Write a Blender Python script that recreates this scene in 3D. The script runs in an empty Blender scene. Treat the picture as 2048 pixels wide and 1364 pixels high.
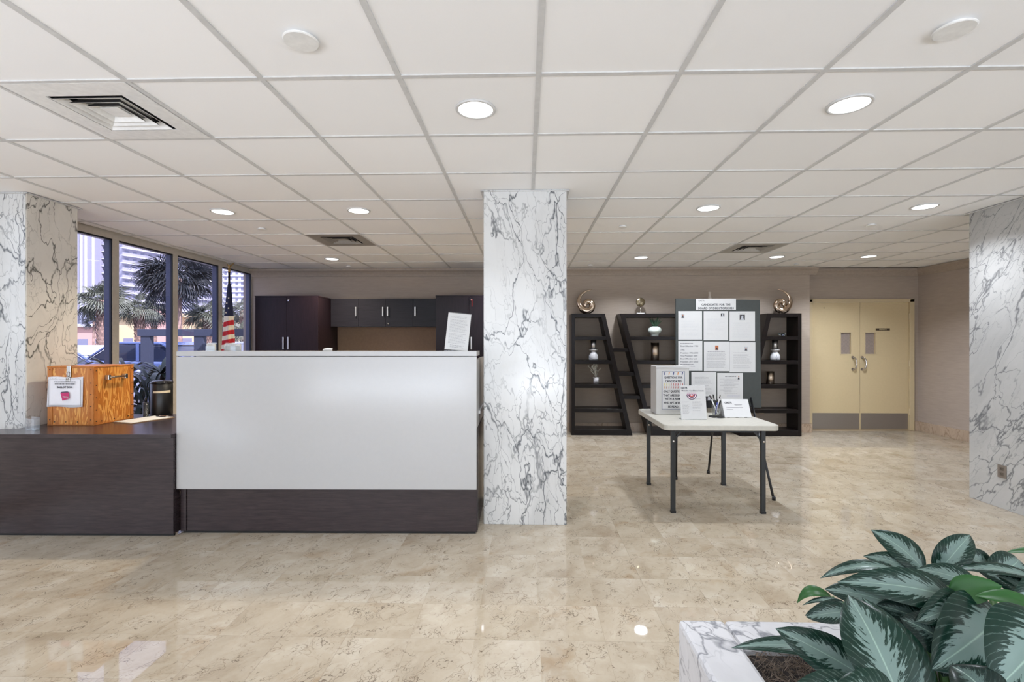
import bpy, bmesh, math, random
from mathutils import Vector, Matrix
random.seed(7)
PI = math.pi
scene = bpy.context.scene
col = scene.collection

# ---------------------------------------------------------------- camera, sky, sun, daylight, exposure
CAM_H, CEIL = 1.39, 2.55
cam_data = bpy.data.cameras.new('camera')
cam_data.sensor_width = 36.0
cam_data.lens = 971.5 / 2048 * 36.0
cam_data.shift_y = 3.0 / 2048
cam_data.clip_start = 0.05
cam_data.clip_end = 1000
cam = bpy.data.objects.new('camera', cam_data)
col.objects.link(cam)
cam.location = (0, 0, CAM_H)
cam.rotation_euler = (PI / 2, 0, 0.0271)
scene.camera = cam

world = bpy.data.worlds.new('sky')
scene.world = world
world.use_nodes = True
wn = world.node_tree
wn.nodes['Background'].inputs['Color'].default_value = (0.80, 0.87, 1.0, 1)
wn.nodes['Background'].inputs['Strength'].default_value = 2.2

sun_data = bpy.data.lights.new('sun', 'SUN')
sun_data.energy = 10.0
sun_data.angle = 0.01
sun_data.color = (1.0, 0.95, 0.88)
sun = bpy.data.objects.new('sun', sun_data)
col.objects.link(sun)
sun.rotation_euler = Vector((-0.62, 0.42, -0.66)).to_track_quat('-Z', 'Y').to_euler()


def area(name, loc, direction, sx, sy, power, color, spread=PI):
    d = bpy.data.lights.new(name, 'AREA')
    d.shape = 'RECTANGLE'
    d.size, d.size_y = sx, sy
    d.energy = power
    d.color = color
    d.spread = spread
    o = bpy.data.objects.new(name, d)
    col.objects.link(o)
    o.location = loc
    o.rotation_euler = Vector(direction).to_track_quat('-Z', 'Z').to_euler()
    return o


# daylight in the glazed openings behind the camera and to its left from the sky;
# the low, upward-tilted lamps are added fill to brighten the ceiling
DAY = (0.86, 0.94, 1.06)
for wx in (-2.6, 1.4, 5.0):
    area('sky_daylight', (wx, -3.55, 1.55), (0, 1, -.12), 3.3, 1.7, 6, DAY)
    area('ceiling_fill', (wx, -3.3, .45), (0, 1, 2.2), 3.3, .8, 108, DAY, 2.6)
area('sky_daylight', (-4.95, 0.2, 1.55), (1, 0, -.05), 5.6, 1.7, 10, (0.80, 0.90, 1.1))
area('ceiling_fill', (-4.75, 0.2, .45), (1, 0, 2.2), 5.6, .8, 80, (0.80, 0.90, 1.1), 2.7)

scene.view_settings.view_transform = 'Standard'
scene.view_settings.look = 'None'
scene.view_settings.gamma = 1.0
scene.view_settings.use_curve_mapping = False
scene.view_settings.exposure = 0.0
try:
    scene.cycles.max_bounces = 12
    scene.cycles.diffuse_bounces = 6
    scene.cycles.transparent_max_bounces = 16
    scene.cycles.caustics_reflective = False
    scene.cycles.caustics_refractive = False
except Exception:
    pass


# ---------------------------------------------------------------- materials
def srgb(r, g, b):
    def f(c):
        c /= 255.0
        return c / 12.92 if c <= 0.04045 else ((c + 0.055) / 1.055) ** 2.4
    return (f(r), f(g), f(b), 1.0)


class NT:
    def __init__(self, name):
        self.m = bpy.data.materials.new(name)
        self.m.use_nodes = True
        self.t = self.m.node_tree
        self.b = self.t.nodes['Principled BSDF']

    def n(self, kind, **kw):
        x = self.t.nodes.new(kind)
        for k, v in kw.items():
            if k.startswith('_'):
                x.inputs[k[1:].replace('_', ' ')].default_value = v
            else:
                setattr(x, k, v)
        return x

    def l(self, a, b):
        self.t.links.new(a, b)

    def math(self, op, a, b=None, clamp=False):
        x = self.n('ShaderNodeMath', operation=op, use_clamp=clamp)
        for i, v in enumerate((a, b)):
            if v is None:
                continue
            if isinstance(v, (int, float)):
                x.inputs[i].default_value = v
            else:
                self.l(v, x.inputs[i])
        return x.outputs[0]

    def mix(self, fac, a, b, mode='MIX'):
        x = self.n('ShaderNodeMix', data_type='RGBA', blend_type=mode)
        for i, v in ((0, fac), (6, a), (7, b)):
            if isinstance(v, (int, float, tuple, list)):
                x.inputs[i].default_value = v
            else:
                self.l(v, x.inputs[i])
        return x.outputs[2]

    def ramp(self, fac, stops, interp='LINEAR'):
        x = self.n('ShaderNodeValToRGB')
        x.color_ramp.interpolation = interp
        el = x.color_ramp.elements
        while len(el) < len(stops):
            el.new(0.5)
        for e, (p, c) in zip(el, stops):
            e.position = p
            e.color = c if len(c) == 4 else (*c, 1)
        self.l(fac, x.inputs[0])
        return x.outputs[0]

    def pos(self):
        return self.n('ShaderNodeNewGeometry').outputs['Position']

    def mapping(self, vec, scale=(1, 1, 1), rot=(0, 0, 0), loc=(0, 0, 0)):
        x = self.n('ShaderNodeMapping')
        x.inputs['Scale'].default_value = scale
        x.inputs['Rotation'].default_value = rot
        x.inputs['Location'].default_value = loc
        self.l(vec, x.inputs['Vector'])
        return x.outputs[0]

    def noise(self, vec, scale, detail=4, rough=0.55, dist=0.0):
        x = self.n('ShaderNodeTexNoise')
        x.inputs['Scale'].default_value = scale
        x.inputs['Detail'].default_value = detail
        x.inputs['Roughness'].default_value = rough
        x.inputs['Distortion'].default_value = dist
        self.l(vec, x.inputs['Vector'])
        return x

    def setc(self, v):
        self.l(v, self.b.inputs['Base Color'])

    def bump(self, h, strength=0.2, dist=0.002):
        x = self.n('ShaderNodeBump')
        x.inputs['Strength'].default_value = strength
        x.inputs['Distance'].default_value = dist
        self.l(h, x.inputs['Height'])
        self.l(x.outputs[0], self.b.inputs['Normal'])


MATS = {}


def plain(name, c, rough=0.5, metal=0.0, var=0.06, scale=30.0, stretch=(1, 1, 1), bump=0.0, spec=0.5, coat=0.0):
    if name in MATS:
        return MATS[name]
    k = NT(name)
    k.b.inputs['Roughness'].default_value = rough
    k.b.inputs['Metallic'].default_value = metal
    k.b.inputs['Specular IOR Level'].default_value = spec
    k.b.inputs['Coat Weight'].default_value = coat
    p = k.mapping(k.n('ShaderNodeTexCoord').outputs['Object'], stretch)
    nz = k.noise(p, scale, 3)
    lo = tuple(max(0, x * (1 - var)) for x in c[:3]) + (1,)
    hi = tuple(min(1, x * (1 + var)) for x in c[:3]) + (1,)
    k.setc(k.ramp(nz.outputs['Fac'], [(0.3, lo), (0.7, hi)]))
    if bump:
        k.bump(nz.outputs['Fac'], bump)
    MATS[name] = k.m
    return k.m


def marble(name, base, vein, rot, rough=0.16, amount=1.0):
    k = NT(name)
    p = k.pos()
    q = k.mapping(p, (1, 1, 1), rot)
    q = k.mapping(q, (1.35, 1.35, 0.50))
    warp = k.noise(q, 1.6, 5, 0.6)
    off = k.n('ShaderNodeVectorMath', operation='MULTIPLY_ADD')
    k.l(warp.outputs['Color'], off.inputs[0])
    off.inputs[1].default_value = (0.75, 0.75, 0.75)
    k.l(q, off.inputs[2])
    v = off.outputs[0]

    def veins(scale, width, seed):
        vo = k.n('ShaderNodeTexVoronoi', feature='DISTANCE_TO_EDGE')
        vo.inputs['Scale'].default_value = scale
        k.l(k.mapping(v, loc=(seed, seed * 0.7, seed * 1.3)), vo.inputs['Vector'])
        wob = k.noise(v, scale * 2.2, 3).outputs['Fac']
        w = k.math('MULTIPLY', k.math('POWER', wob, 3.2), width * 9)
        return k.math('SUBTRACT', 1.0, k.math('DIVIDE', vo.outputs['Distance'], w), clamp=True)
    m1 = k.ramp(k.noise(v, 2.1, 2).outputs['Fac'], [(0.30, (0, 0, 0)), (0.52, (1, 1, 1))])
    m2 = k.ramp(k.noise(k.mapping(v, loc=(3, 1, 7)), 1.7, 2).outputs['Fac'], [(0.36, (0, 0, 0)), (0.60, (1, 1, 1))])
    a = k.math('MULTIPLY', veins(3.4, 0.024, 0.0), m1)
    b = k.math('MULTIPLY', veins(9.0, 0.030, 4.1), m2)
    c = k.math('MULTIPLY', veins(1.5, 0.011, 8.3), 0.95)
    s = k.math('MAXIMUM', k.math('MULTIPLY', a, 0.95), k.math('MAXIMUM', k.math('MULTIPLY', b, 0.75), c))
    s = k.math('MULTIPLY', s, amount)
    cloud = k.noise(v, 1.3, 5, 0.65).outputs['Fac']
    dim = tuple(x * 0.80 for x in base[:3]) + (1,)
    bg = k.ramp(cloud, [(0.28, dim), (0.56, base)])
    k.setc(k.mix(s, bg, vein))
    k.b.inputs['Roughness'].default_value = rough
    return k.m


M_MARBLE = marble('white_marble', srgb(214, 215, 214), srgb(62, 68, 76), (0.25, 0.1, 0))
M_MARBLE_B = marble('white_marble_warm', srgb(222, 219, 212), srgb(66, 66, 60), (0.1, -0.35, 0))
M_MARBLE_C = marble('white_marble_diagonal', srgb(190, 190, 188), srgb(74, 77, 83), (-0.60, 0.0, 0.4), amount=0.8)
M_MARBLE_P = marble('white_marble_planter', srgb(204, 204, 207), srgb(70, 74, 86), (0.9, 0.5, 0.3), rough=0.4, amount=0.8)


def floor_mat(name):
    k = NT(name)
    oi = k.n('ShaderNodeObjectInfo').outputs['Random']
    ge = k.n('ShaderNodeNewGeometry')
    rnd = k.math('FRACT', k.math('ADD', k.math('MULTIPLY', oi, 7.31), ge.outputs['Random Per Island']))
    comb = k.n('ShaderNodeCombineXYZ')
    k.l(k.math('MULTIPLY', rnd, 37.0), comb.inputs[0])
    k.l(k.math('MULTIPLY', k.math('FRACT', k.math('MULTIPLY', rnd, 9.7)), 23.0), comb.inputs[1])
    add = k.n('ShaderNodeVectorMath', operation='ADD')
    k.l(ge.outputs['Position'], add.inputs[0])
    k.l(comb.outputs[0], add.inputs[1])
    p = k.mapping(add.outputs[0], (1, 1, 1), (0, 0, 0.6))
    warp = k.noise(p, 5.0, 4, 0.6)
    off = k.n('ShaderNodeVectorMath', operation='MULTIPLY_ADD')
    k.l(warp.outputs['Color'], off.inputs[0])
    off.inputs[1].default_value = (0.22, 0.22, 0.22)
    k.l(k.mapping(p, (1.0, 0.62, 1)), off.inputs[2])
    v = off.outputs[0]
    big = k.noise(v, 4.5, 5, 0.62).outputs['Fac']
    base = k.ramp(big, [(0.26, srgb(152, 137, 117)), (0.44, srgb(172, 160, 141)), (0.58, srgb(181, 170, 152)), (0.8, srgb(194, 186, 172))])
    # brown patches
    patch = k.ramp(k.noise(k.mapping(v, loc=(5, 2, 0)), 3.2, 4, 0.6).outputs['Fac'], [(0.60, (0, 0, 0)), (0.72, (1, 1, 1))])
    base = k.mix(k.math('MULTIPLY', patch, 0.55), base, srgb(150, 124, 92))
    # fine wandering dark lines
    vo = k.n('ShaderNodeTexVoronoi', feature='DISTANCE_TO_EDGE')
    vo.inputs['Scale'].default_value = 9.0
    k.l(v, vo.inputs['Vector'])
    line = k.math('SUBTRACT', 1.0, k.math('DIVIDE', vo.outputs['Distance'], 0.022), clamp=True)
    lm = k.ramp(k.noise(v, 7.0, 3).outputs['Fac'], [(0.46, (0, 0, 0)), (0.62, (1, 1, 1))])
    base = k.mix(k.math('MULTIPLY', k.math('MULTIPLY', line, lm), 0.6), base, srgb(104, 82, 60))
    vo2 = k.n('ShaderNodeTexVoronoi', feature='DISTANCE_TO_EDGE')
    vo2.inputs['Scale'].default_value = 44.0
    k.l(k.mapping(v, (1, 0.42, 1)), vo2.inputs['Vector'])
    line2 = k.math('SUBTRACT', 1.0, k.math('DIVIDE', vo2.outputs['Distance'], 0.05), clamp=True)
    lm2 = k.ramp(k.noise(v, 16.0, 3).outputs['Fac'], [(0.50, (0, 0, 0)), (0.62, (1, 1, 1))])
    base = k.mix(k.math('MULTIPLY', k.math('MULTIPLY', line2, lm2), 0.85), base, srgb(78, 62, 48))
    # every stone has its own tone
    tone = k.ramp(k.math('FRACT', k.math('MULTIPLY', rnd, 5.3)), [(0.0, (0.945, 0.93, 0.905)), (0.5, (0.98, 0.975, 0.97)), (1.0, (1.015, 1.015, 1.015))])
    k.setc(k.mix(1.0, base, tone, 'MULTIPLY'))
    k.b.inputs['Roughness'].default_value = 0.025
    return k.m


M_FLOOR = floor_mat('polished_beige_marble')
M_GROUT = plain('grout', srgb(168, 150, 124), 0.6)


def ceiling_mat(name):
    k = NT(name)
    p = k.pos()
    rnd = k.n('ShaderNodeObjectInfo').outputs['Random']
    n1 = k.noise(p, 220.0, 2).outputs['Fac']
    tint = k.ramp(rnd, [(0, srgb(243, 243, 243)), (1, srgb(249, 249, 249))])
    k.setc(k.mix(k.math('MULTIPLY', n1, 0.08), tint, srgb(214, 214, 214)))
    k.bump(n1, 0.15, 0.001)
    k.b.inputs['Roughness'].default_value = 0.9
    return k.m


M_TILE = ceiling_mat('ceiling_tile_board')
M_GRID = plain('ceiling_grid_paint', srgb(205, 205, 204), 0.6)
M_WALL = plain('taupe_wallcovering', srgb(171, 158, 145), 0.85, var=0.05, scale=6, stretch=(1, 1, 8), bump=0.1)
M_WALL_S = plain('taupe_wallcovering_side', srgb(174, 162, 152), 0.85, var=0.05, scale=6, stretch=(1, 1, 8), bump=0.1)
M_CROWN = plain('taupe_paint', srgb(166, 153, 140), 0.6)
M_FRAME = plain('window_frame_metal', srgb(196, 190, 180), 0.45, 0.0)
M_BLUEMET = plain('exterior_mullion_paint', srgb(74, 81, 106), 0.5)
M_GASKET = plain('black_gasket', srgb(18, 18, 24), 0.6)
M_PLASTER = plain('white_plaster', srgb(225, 225, 222), 0.9)
M_ESPRESSO = None


def wood(name, c1, c2, rough, stretch, scale, coat=0.0, spec=0.22):
    k = NT(name)
    k.b.inputs['Specular IOR Level'].default_value = spec
    p = k.mapping(k.n('ShaderNodeTexCoord').outputs['Object'], stretch)
    n1 = k.noise(p, scale, 5, 0.6, 0.6).outputs['Fac']
    k.setc(k.ramp(n1, [(0.32, c1), (0.68, c2)]))
    k.bump(n1, 0.06, 0.001)
    k.b.inputs['Roughness'].default_value = rough
    k.b.inputs['Coat Weight'].default_value = coat
    return k.m


M_ESPRESSO = wood('espresso_laminate', srgb(42, 34, 37), srgb(58, 48, 50), 0.24, (0.8, 0.8, 9), 9, spec=.5)
M_CABINET = wood('dark_cabinet_laminate', srgb(26, 18, 23), srgb(36, 26, 32), 0.28, (9, 9, 0.8), 6)
M_CABINET_G = wood('charcoal_cabinet_laminate', srgb(26, 25, 31), srgb(34, 33, 40), 0.30, (0.8, 0.8, 9), 6)
M_SHELF = wood('dark_walnut_shelf', srgb(12, 8, 7), srgb(22, 15, 13), 0.34, (1, 9, 9), 6)
M_WHITEPANEL = plain('white_gloss_laminate', srgb(180, 180, 180), 0.18, var=0.01)
M_WHITE = plain('white_paint', srgb(232, 232, 230), 0.4)
M_PAPER = plain('white_paper', srgb(196, 196, 195), 0.75, var=0.015)
M_INK = plain('grey_ink', srgb(120, 120, 124), 0.8)
M_BLACKINK = plain('black_ink', srgb(40, 42, 52), 0.8)
M_CHROME = plain('polished_chrome', srgb(215, 210, 205), 0.08, 1.0)
M_BRUSHED = plain('brushed_steel', srgb(190, 188, 184), 0.28, 1.0, stretch=(1, 1, 20))
M_BRONZE = plain('champagne_metal', srgb(196, 176, 156), 0.14, 1.0)
M_KICK = plain('kick_plate_metal', srgb(158, 152, 146), 0.42, 0.85, stretch=(20, 1, 1))
M_DOOR = plain('cream_door_paint', srgb(206, 188, 150), 0.42, var=0.02)
M_DOORFR = plain('cream_frame_paint', srgb(204, 187, 152), 0.42, var=0.02)
M_BLACK = plain('black_plastic', srgb(18, 18, 20), 0.35)
M_DARKMETAL = plain('dark_grey_steel', srgb(46, 48, 48), 0.4, 0.3)
M_TABLETOP = plain('off_white_plastic', srgb(182, 179, 169), 0.45, bump=0.05)
M_BOARD = plain('slate_foam_board', srgb(57, 61, 59), 0.7)
M_BASE = marble('baseboard_marble', srgb(190, 170, 150), srgb(140, 118, 98), (0.2, 0, 0.3), amount=0.7)
M_ACRYL = None


def glassy(name, tint, gloss=0.08, rough=0.02, base=0.0):
    k = NT(name)
    t = k.t
    out = t.nodes['Material Output']
    tr = k.n('ShaderNodeBsdfTransparent')
    tr.inputs[0].default_value = tint
    gl = k.n('ShaderNodeBsdfGlossy')
    gl.inputs['Roughness'].default_value = rough
    mx = k.n('ShaderNodeMixShader')
    fr = k.n('ShaderNodeLayerWeight')
    fr.inputs[0].default_value = 0.5
    f5 = k.math('MULTIPLY', k.math('POWER', fr.outputs['Facing'], 4.0), 0.6)
    k.l(k.math('ADD', f5, base + 0.03), mx.inputs[0])
    k.l(tr.outputs[0], mx.inputs[1])
    k.l(gl.outputs[0], mx.inputs[2])
    k.l(mx.outputs[0], out.inputs[0])
    return k.m


M_GLASS = glassy('tinted_window_glass', (0.84, 0.84, 0.97, 1), base=0.0)
M_ACRYL = glassy('clear_acrylic', (0.93, 0.95, 0.96, 1), base=0.12)
M_CRYSTAL = glassy('pale_crystal', (0.7, 0.82, 0.84, 1), base=0.35)


def emit(name, c, s):
    k = NT(name)
    k.b.inputs['Base Color'].default_value = c
    k.b.inputs['Emission Color'].default_value = c
    k.b.inputs['Emission Strength'].default_value = s
    return k.m


M_LAMP = emit('lit_diffuser', (1, 0.99, 0.97, 1), 3.0)


def plywood(name):
    k = NT(name)
    p = k.mapping(k.n('ShaderNodeTexCoord').outputs['Object'], (3.2, 3.2, 0.55))
    w = k.noise(p, 5.0, 4, 0.5, 1.4).outputs['Fac']
    bands = k.math('FRACT', k.math('MULTIPLY', w, 6.0))
    k.setc(k.ramp(bands, [(0.0, srgb(176, 104, 40)), (0.55, srgb(196, 122, 52)), (0.72, srgb(226, 166, 88)), (0.95, srgb(214, 150, 74)), (1.0, srgb(180, 108, 42))]))
    k.b.inputs['Roughness'].default_value = 0.35
    return k.m


M_PLY = plywood('varnished_plywood')
M_PLYTRIM = wood('pine_trim', srgb(172, 102, 48), srgb(196, 126, 66), 0.4, (6, 6, 1), 8)


def leaf_mat(name, silver, dark, lo, hi):
    k = NT(name)
    uv = k.n('ShaderNodeTexCoord').outputs['UV']
    sp = k.n('ShaderNodeSeparateXYZ')
    k.l(uv, sp.inputs[0])
    u, v = sp.outputs[0], sp.outputs[1]
    a = k.math('ABSOLUTE', k.math('SUBTRACT', k.math('MULTIPLY', v, 2.0), 1.0))
    rnd = k.n('ShaderNodeObjectInfo').outputs['Random']
    side = k.math('GREATER_THAN', v, 0.5)
    q = k.math('SUBTRACT', u, k.math('MULTIPLY', a, 0.33))
    cb = k.n('ShaderNodeCombineXYZ')
    k.l(k.math('MULTIPLY', q, 26.0), cb.inputs[0])
    k.l(k.math('MULTIPLY', a, 3.2), cb.inputs[1])
    k.l(k.math('ADD', k.math('MULTIPLY', rnd, 40.0), k.math('MULTIPLY', side, 9.0)), cb.inputs[2])
    nz = k.noise(cb.outputs[0], 1.0, 3, 0.6).outputs['Fac']
    tip = k.math('POWER', k.math('ABSOLUTE', k.math('SUBTRACT', u, 0.42)), 2.0)
    edge = k.math('ADD', k.math('ADD', a, k.math('MULTIPLY', tip, 0.7)), k.math('MULTIPLY', k.math('SUBTRACT', nz, 0.5), 1.5))
    mask = k.ramp(edge, [(lo, (0, 0, 0)), (hi, (1, 1, 1))])
    # light streak lines inside the dark margin
    st = k.math('ABSOLUTE', k.math('SUBTRACT', k.math('FRACT', k.math('ADD', k.math('MULTIPLY', q, 13.0), k.math('MULTIPLY', nz, 1.3))), 0.5))
    streak = k.math('MULTIPLY', k.math('SUBTRACT', 1.0, k.math('DIVIDE', st, 0.11), clamp=True), 0.30)
    dk = k.mix(streak, dark, silver)
    tone = k.noise(uv, 3.0, 3).outputs['Fac']
    sv = k.mix(tone, silver, tuple(x * 0.72 for x in silver[:3]) + (1,))
    c = k.mix(mask, sv, dk)
    mid = k.math('SUBTRACT', 1.0, k.math('DIVIDE', a, 0.035), clamp=True)
    c = k.mix(k.math('MULTIPLY', mid, 0.5), c, srgb(176, 204, 184))
    k.setc(c)
    k.b.inputs['Roughness'].default_value = 0.30
    k.b.inputs['Specular IOR Level'].default_value = 0.3
    k.bump(k.math('MULTIPLY', a, 1.0), 0.1, 0.002)
    return k.m


LEAFM = {
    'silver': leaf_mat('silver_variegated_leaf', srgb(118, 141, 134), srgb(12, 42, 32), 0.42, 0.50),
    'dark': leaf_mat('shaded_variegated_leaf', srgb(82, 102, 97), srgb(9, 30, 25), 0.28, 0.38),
    'green': plain('plain_green_leaf', srgb(26, 82, 24), 0.45),
    'olive': plain('olive_leaf', srgb(112, 126, 60), 0.4),
}
M_STEM = plain('green_stem', srgb(88, 122, 74), 0.45)
M_SOIL = plain('dark_potting_soil', srgb(38, 31, 28), 0.95, var=0.5, scale=90, bump=0.6)
M_COIR = plain('coir_fibre', srgb(104, 90, 78), 0.8, var=0.3)
# outdoors
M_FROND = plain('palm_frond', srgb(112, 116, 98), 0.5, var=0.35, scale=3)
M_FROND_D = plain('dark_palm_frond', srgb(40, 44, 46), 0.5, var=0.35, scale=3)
M_TRUNK = plain('palm_trunk', srgb(152, 126, 112), 0.9, var=0.35, scale=8)
M_TOWER = plain('pale_concrete', srgb(160, 158, 170), 0.8)
M_TOWERB = plain('balcony_white', srgb(232, 232, 236), 0.7)
M_TOWERG = plain('tower_glazing', srgb(140, 142, 160), 0.4)
M_TOWERL = plain('tower_face', srgb(184, 180, 192), 0.7)
M_PINK = plain('pink_stucco', srgb(222, 176, 160), 0.85)
M_CREAMW = plain('cream_stucco', srgb(226, 204, 160), 0.85)
M_ASPHALT = plain('asphalt', srgb(120, 120, 124), 0.9)
M_RAIL = plain('blue_grey_rail_paint', srgb(60, 66, 82), 0.5)
M_CARS = [plain('blue_car_paint', srgb(92, 108, 150), 0.2, coat=0.6), plain('silver_car_paint', srgb(170, 176, 190), 0.2, coat=0.6), plain('grey_car_paint', srgb(110, 114, 128), 0.2, coat=0.6)]
M_CARGLASS = plain('car_glass', srgb(40, 46, 62), 0.06)
M_TYRE = plain('tyre_rubber', srgb(24, 24, 26), 0.8)
M_STRAP = plain('dark_strap_leaf', srgb(44, 58, 46), 0.4, var=0.3, scale=5)


# ---------------------------------------------------------------- geometry helpers
class MB:
    """collects shapes for one mesh object"""

    def __init__(self):
        self.v, self.f, self.uv = [], [], None

    def add(self, vs, fs):
        o = len(self.v)
        self.v += [tuple(x) for x in vs]
        self.f += [tuple(i + o for i in f) for f in fs]
        return self

    def box(self, x0, x1, y0, y1, z0, z1):
        vs = [(x, y, z) for z in (z0, z1) for y in (y0, y1) for x in (x0, x1)]
        return self.add(vs, [(0, 2, 3, 1), (4, 5, 7, 6), (0, 1, 5, 4), (2, 6, 7, 3), (0, 4, 6, 2), (1, 3, 7, 5)])

    def prism(self, poly, a0, a1, axis='y'):
        """poly: 2-D outline counter-clockwise; extruded along the axis"""
        n = len(poly)
        def p(q, a):
            if axis == 'y':
                return (q[0], a, q[1])
            if axis == 'x':
                return (a, q[0], q[1])
            return (q[0], q[1], a)
        vs = [p(q, a0) for q in poly] + [p(q, a1) for q in poly]
        fs = [tuple(range(n)), tuple(range(2 * n - 1, n - 1, -1))]
        fs += [(i, i + n, (i + 1) % n + n, (i + 1) % n) for i in range(n)]
        return self.add(vs, fs)

    def bar(self, a, b, w, h=None, up=(0, 0, 1)):
        """rectangular bar between two points"""
        a, b = Vector(a), Vector(b)
        h = h or w
        d = (b - a).normalized()
        up = Vector(up)
        s = d.cross(up)
        if s.length < 1e-4:
            s = d.cross(Vector((0, 1, 0)))
        s.normalize()
        t = s.cross(d).normalized()
        vs = []
        for p in (a, b):
            for i, j in ((-1, -1), (1, -1), (1, 1), (-1, 1)):
                vs.append(p + s * (i * w / 2) + t * (j * h / 2))
        return self.add(vs, [(0, 3, 2, 1), (4, 5, 6, 7), (0, 1, 5, 4), (1, 2, 6, 5), (2, 3, 7, 6), (3, 0, 4, 7)])

    def tube(self, pts, rads, n=10, flat=1.0):
        pts = [Vector(p) for p in pts]
        if isinstance(rads, (int, float)):
            rads = [rads] * len(pts)
        o = len(self.v)
        prev = None
        for i, p in enumerate(pts):
            d = (pts[min(i + 1, len(pts) - 1)] - pts[max(i - 1, 0)]).normalized()
            if prev is None:
                ref = Vector((0, 1, 0)) if abs(d.y) < 0.9 else Vector((0, 0, 1))
                s = d.cross(ref).normalized()
            else:
                s = (prev - d * prev.dot(d)).normalized()
            prev = s
            t = d.cross(s).normalized()
            for k in range(n):
                an = 2 * PI * k / n
                self.v.append(tuple(p + s * (math.cos(an) * rads[i]) + t * (math.sin(an) * rads[i] * flat)))
        m = len(pts)
        for i in range(m - 1):
            for k in range(n):
                self.f.append((o + i * n + k, o + i * n + (k + 1) % n, o + (i + 1) * n + (k + 1) % n, o + (i + 1) * n + k))
        self.f.append(tuple(o + k for k in range(n - 1, -1, -1)))
        self.f.append(tuple(o + (m - 1) * n + k for k in range(n)))
        return self

    def lathe(self, prof, c=(0, 0, 0), n=24):
        """profile of (radius, z) turned about a vertical axis through c"""
        o = len(self.v)
        for r, z in prof:
            for k in range(n):
                a = 2 * PI * k / n
                self.v.append((c[0] + r * math.cos(a), c[1] + r * math.sin(a), c[2] + z))
        m = len(prof)
        for i in range(m - 1):
            for k in range(n):
                self.f.append((o + i * n + k, o + i * n + (k + 1) % n, o + (i + 1) * n + (k + 1) % n, o + (i + 1) * n + k))
        if prof[0][0] > 1e-6:
            self.f.append(tuple(o + k for k in range(n - 1, -1, -1)))
        if prof[-1][0] > 1e-6:
            self.f.append(tuple(o + (m - 1) * n + k for k in range(n)))
        return self

    def build(self, name, mat, parent=None, smooth=False, bevel=0.0, seg=2, kind=None):
        me = bpy.data.meshes.new(name)
        me.from_pydata(self.v, [], self.f)
        me.update()
        if smooth:
            me.polygons.foreach_set('use_smooth', [True] * len(me.polygons))
        me.materials.append(mat)
        o = bpy.data.objects.new(name, me)
        col.objects.link(o)
        if parent:
            o.parent = parent
        if bevel:
            b = o.modifiers.new('bevel', 'BEVEL')
            b.width = bevel
            b.segments = seg
            b.limit_method = 'ANGLE'
        if kind:
            o['kind'] = kind
        return o


def box(name, mat, x0, x1, y0, y1, z0, z1, parent=None, bevel=0.0, seg=2):
    return MB().box(x0, x1, y0, y1, z0, z1).build(name, mat, parent, bevel=bevel, seg=seg)


def empty(name, loc=(0, 0, 0), rz=0.0):
    o = bpy.data.objects.new(name, None)
    col.objects.link(o)
    o.location = loc
    o.rotation_euler = (0, 0, rz)
    return o


def tag(o, label=None, cat=None, group=None, kind=None):
    if label:
        o['label'] = label
    if cat:
        o['category'] = cat
    if group:
        o['group'] = group
    if kind:
        o['kind'] = kind
    return o


def copy_tree(o, parent=None):
    c = o.copy()
    col.objects.link(c)
    if parent:
        c.parent = parent
    for ch in list(o.children):
        copy_tree(ch, c)
    return c


def inst(src, name, parent, loc, rz=0.0, scale=None):
    """another part sharing the mesh of src"""
    o = bpy.data.objects.new(name, src.data)
    col.objects.link(o)
    o.parent = parent
    o.location = loc
    o.rotation_euler = (0, 0, rz)
    if scale:
        o.scale = scale
    return o


def text(name, body, size, loc, mat, parent, rot=(PI / 2, 0, 0), align='CENTER', space=1.0, width=None, bold=.022):
    cu = bpy.data.curves.new(name, 'FONT')
    cu.body = body
    cu.size = size
    cu.align_x = align
    cu.align_y = 'CENTER'
    cu.extrude = 0.0004
    cu.offset = bold * size
    cu.resolution_u = 2
    cu.space_line = space
    cu.materials.append(mat)
    o = bpy.data.objects.new(name, cu)
    col.objects.link(o)
    o.parent = parent
    o.location = loc
    o.rotation_euler = rot
    if width:
        o.scale = (width, 1, 1)
    return o


# ================================================================ SETTING
X_WIN, X_R, Y_B = -4.36, 6.20, 7.64

# ---- floor: square polished marble tiles
floor = tag(empty('floor'), kind='structure')
box('grout_bed', M_GROUT, -8, 9, -4.2, 8.4, -0.06, -0.0012, floor)
T = 0.305
GX, GY = 0.068, 3.183
tm = MB().box(-T / 2 + .0004, T / 2 - .0004, -T / 2 + .0004, T / 2 - .0004, -0.011, 0)
proto_tile = None
cells = []
for i in range(-18, 21):
    for j in range(-12, 16):
        cx, cy = GX + (i + .5) * T, GY + (j + .5) * T
        if cx < -4.3 or cx > 6.15 or cy > 7.75:
            continue
        if cy < 1.2:
            vis = 9e9
        else:
            d = cy
            px = 1050 + 971 * cx / d
            vis = d + abs(cx) * 0.05 if 0 < px < 2048 else 9e9
            if cx < -0.35 and cy > 3.45:
                vis = 9e9
            if cx > 4.0 and cy < 4.5:
                vis = 9e9
        cells.append((vis, cx, cy))
cells.sort()
rest = MB()
for n_, (vis, cx, cy) in enumerate(cells):
    if n_ < 300:
        if proto_tile is None:
            proto_tile = tm.build('floor_tile', M_FLOOR, floor)
            proto_tile.location = (cx, cy, 0)
        else:
            inst(proto_tile, 'floor_tile', floor, (cx, cy, 0))
    else:
        rest.box(cx - T / 2 + .0004, cx + T / 2 - .0004, cy - T / 2 + .0004, cy + T / 2 - .0004, -0.011, 0)
rest.build('far_floor_tiles', M_FLOOR, floor, kind='stuff')

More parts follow.
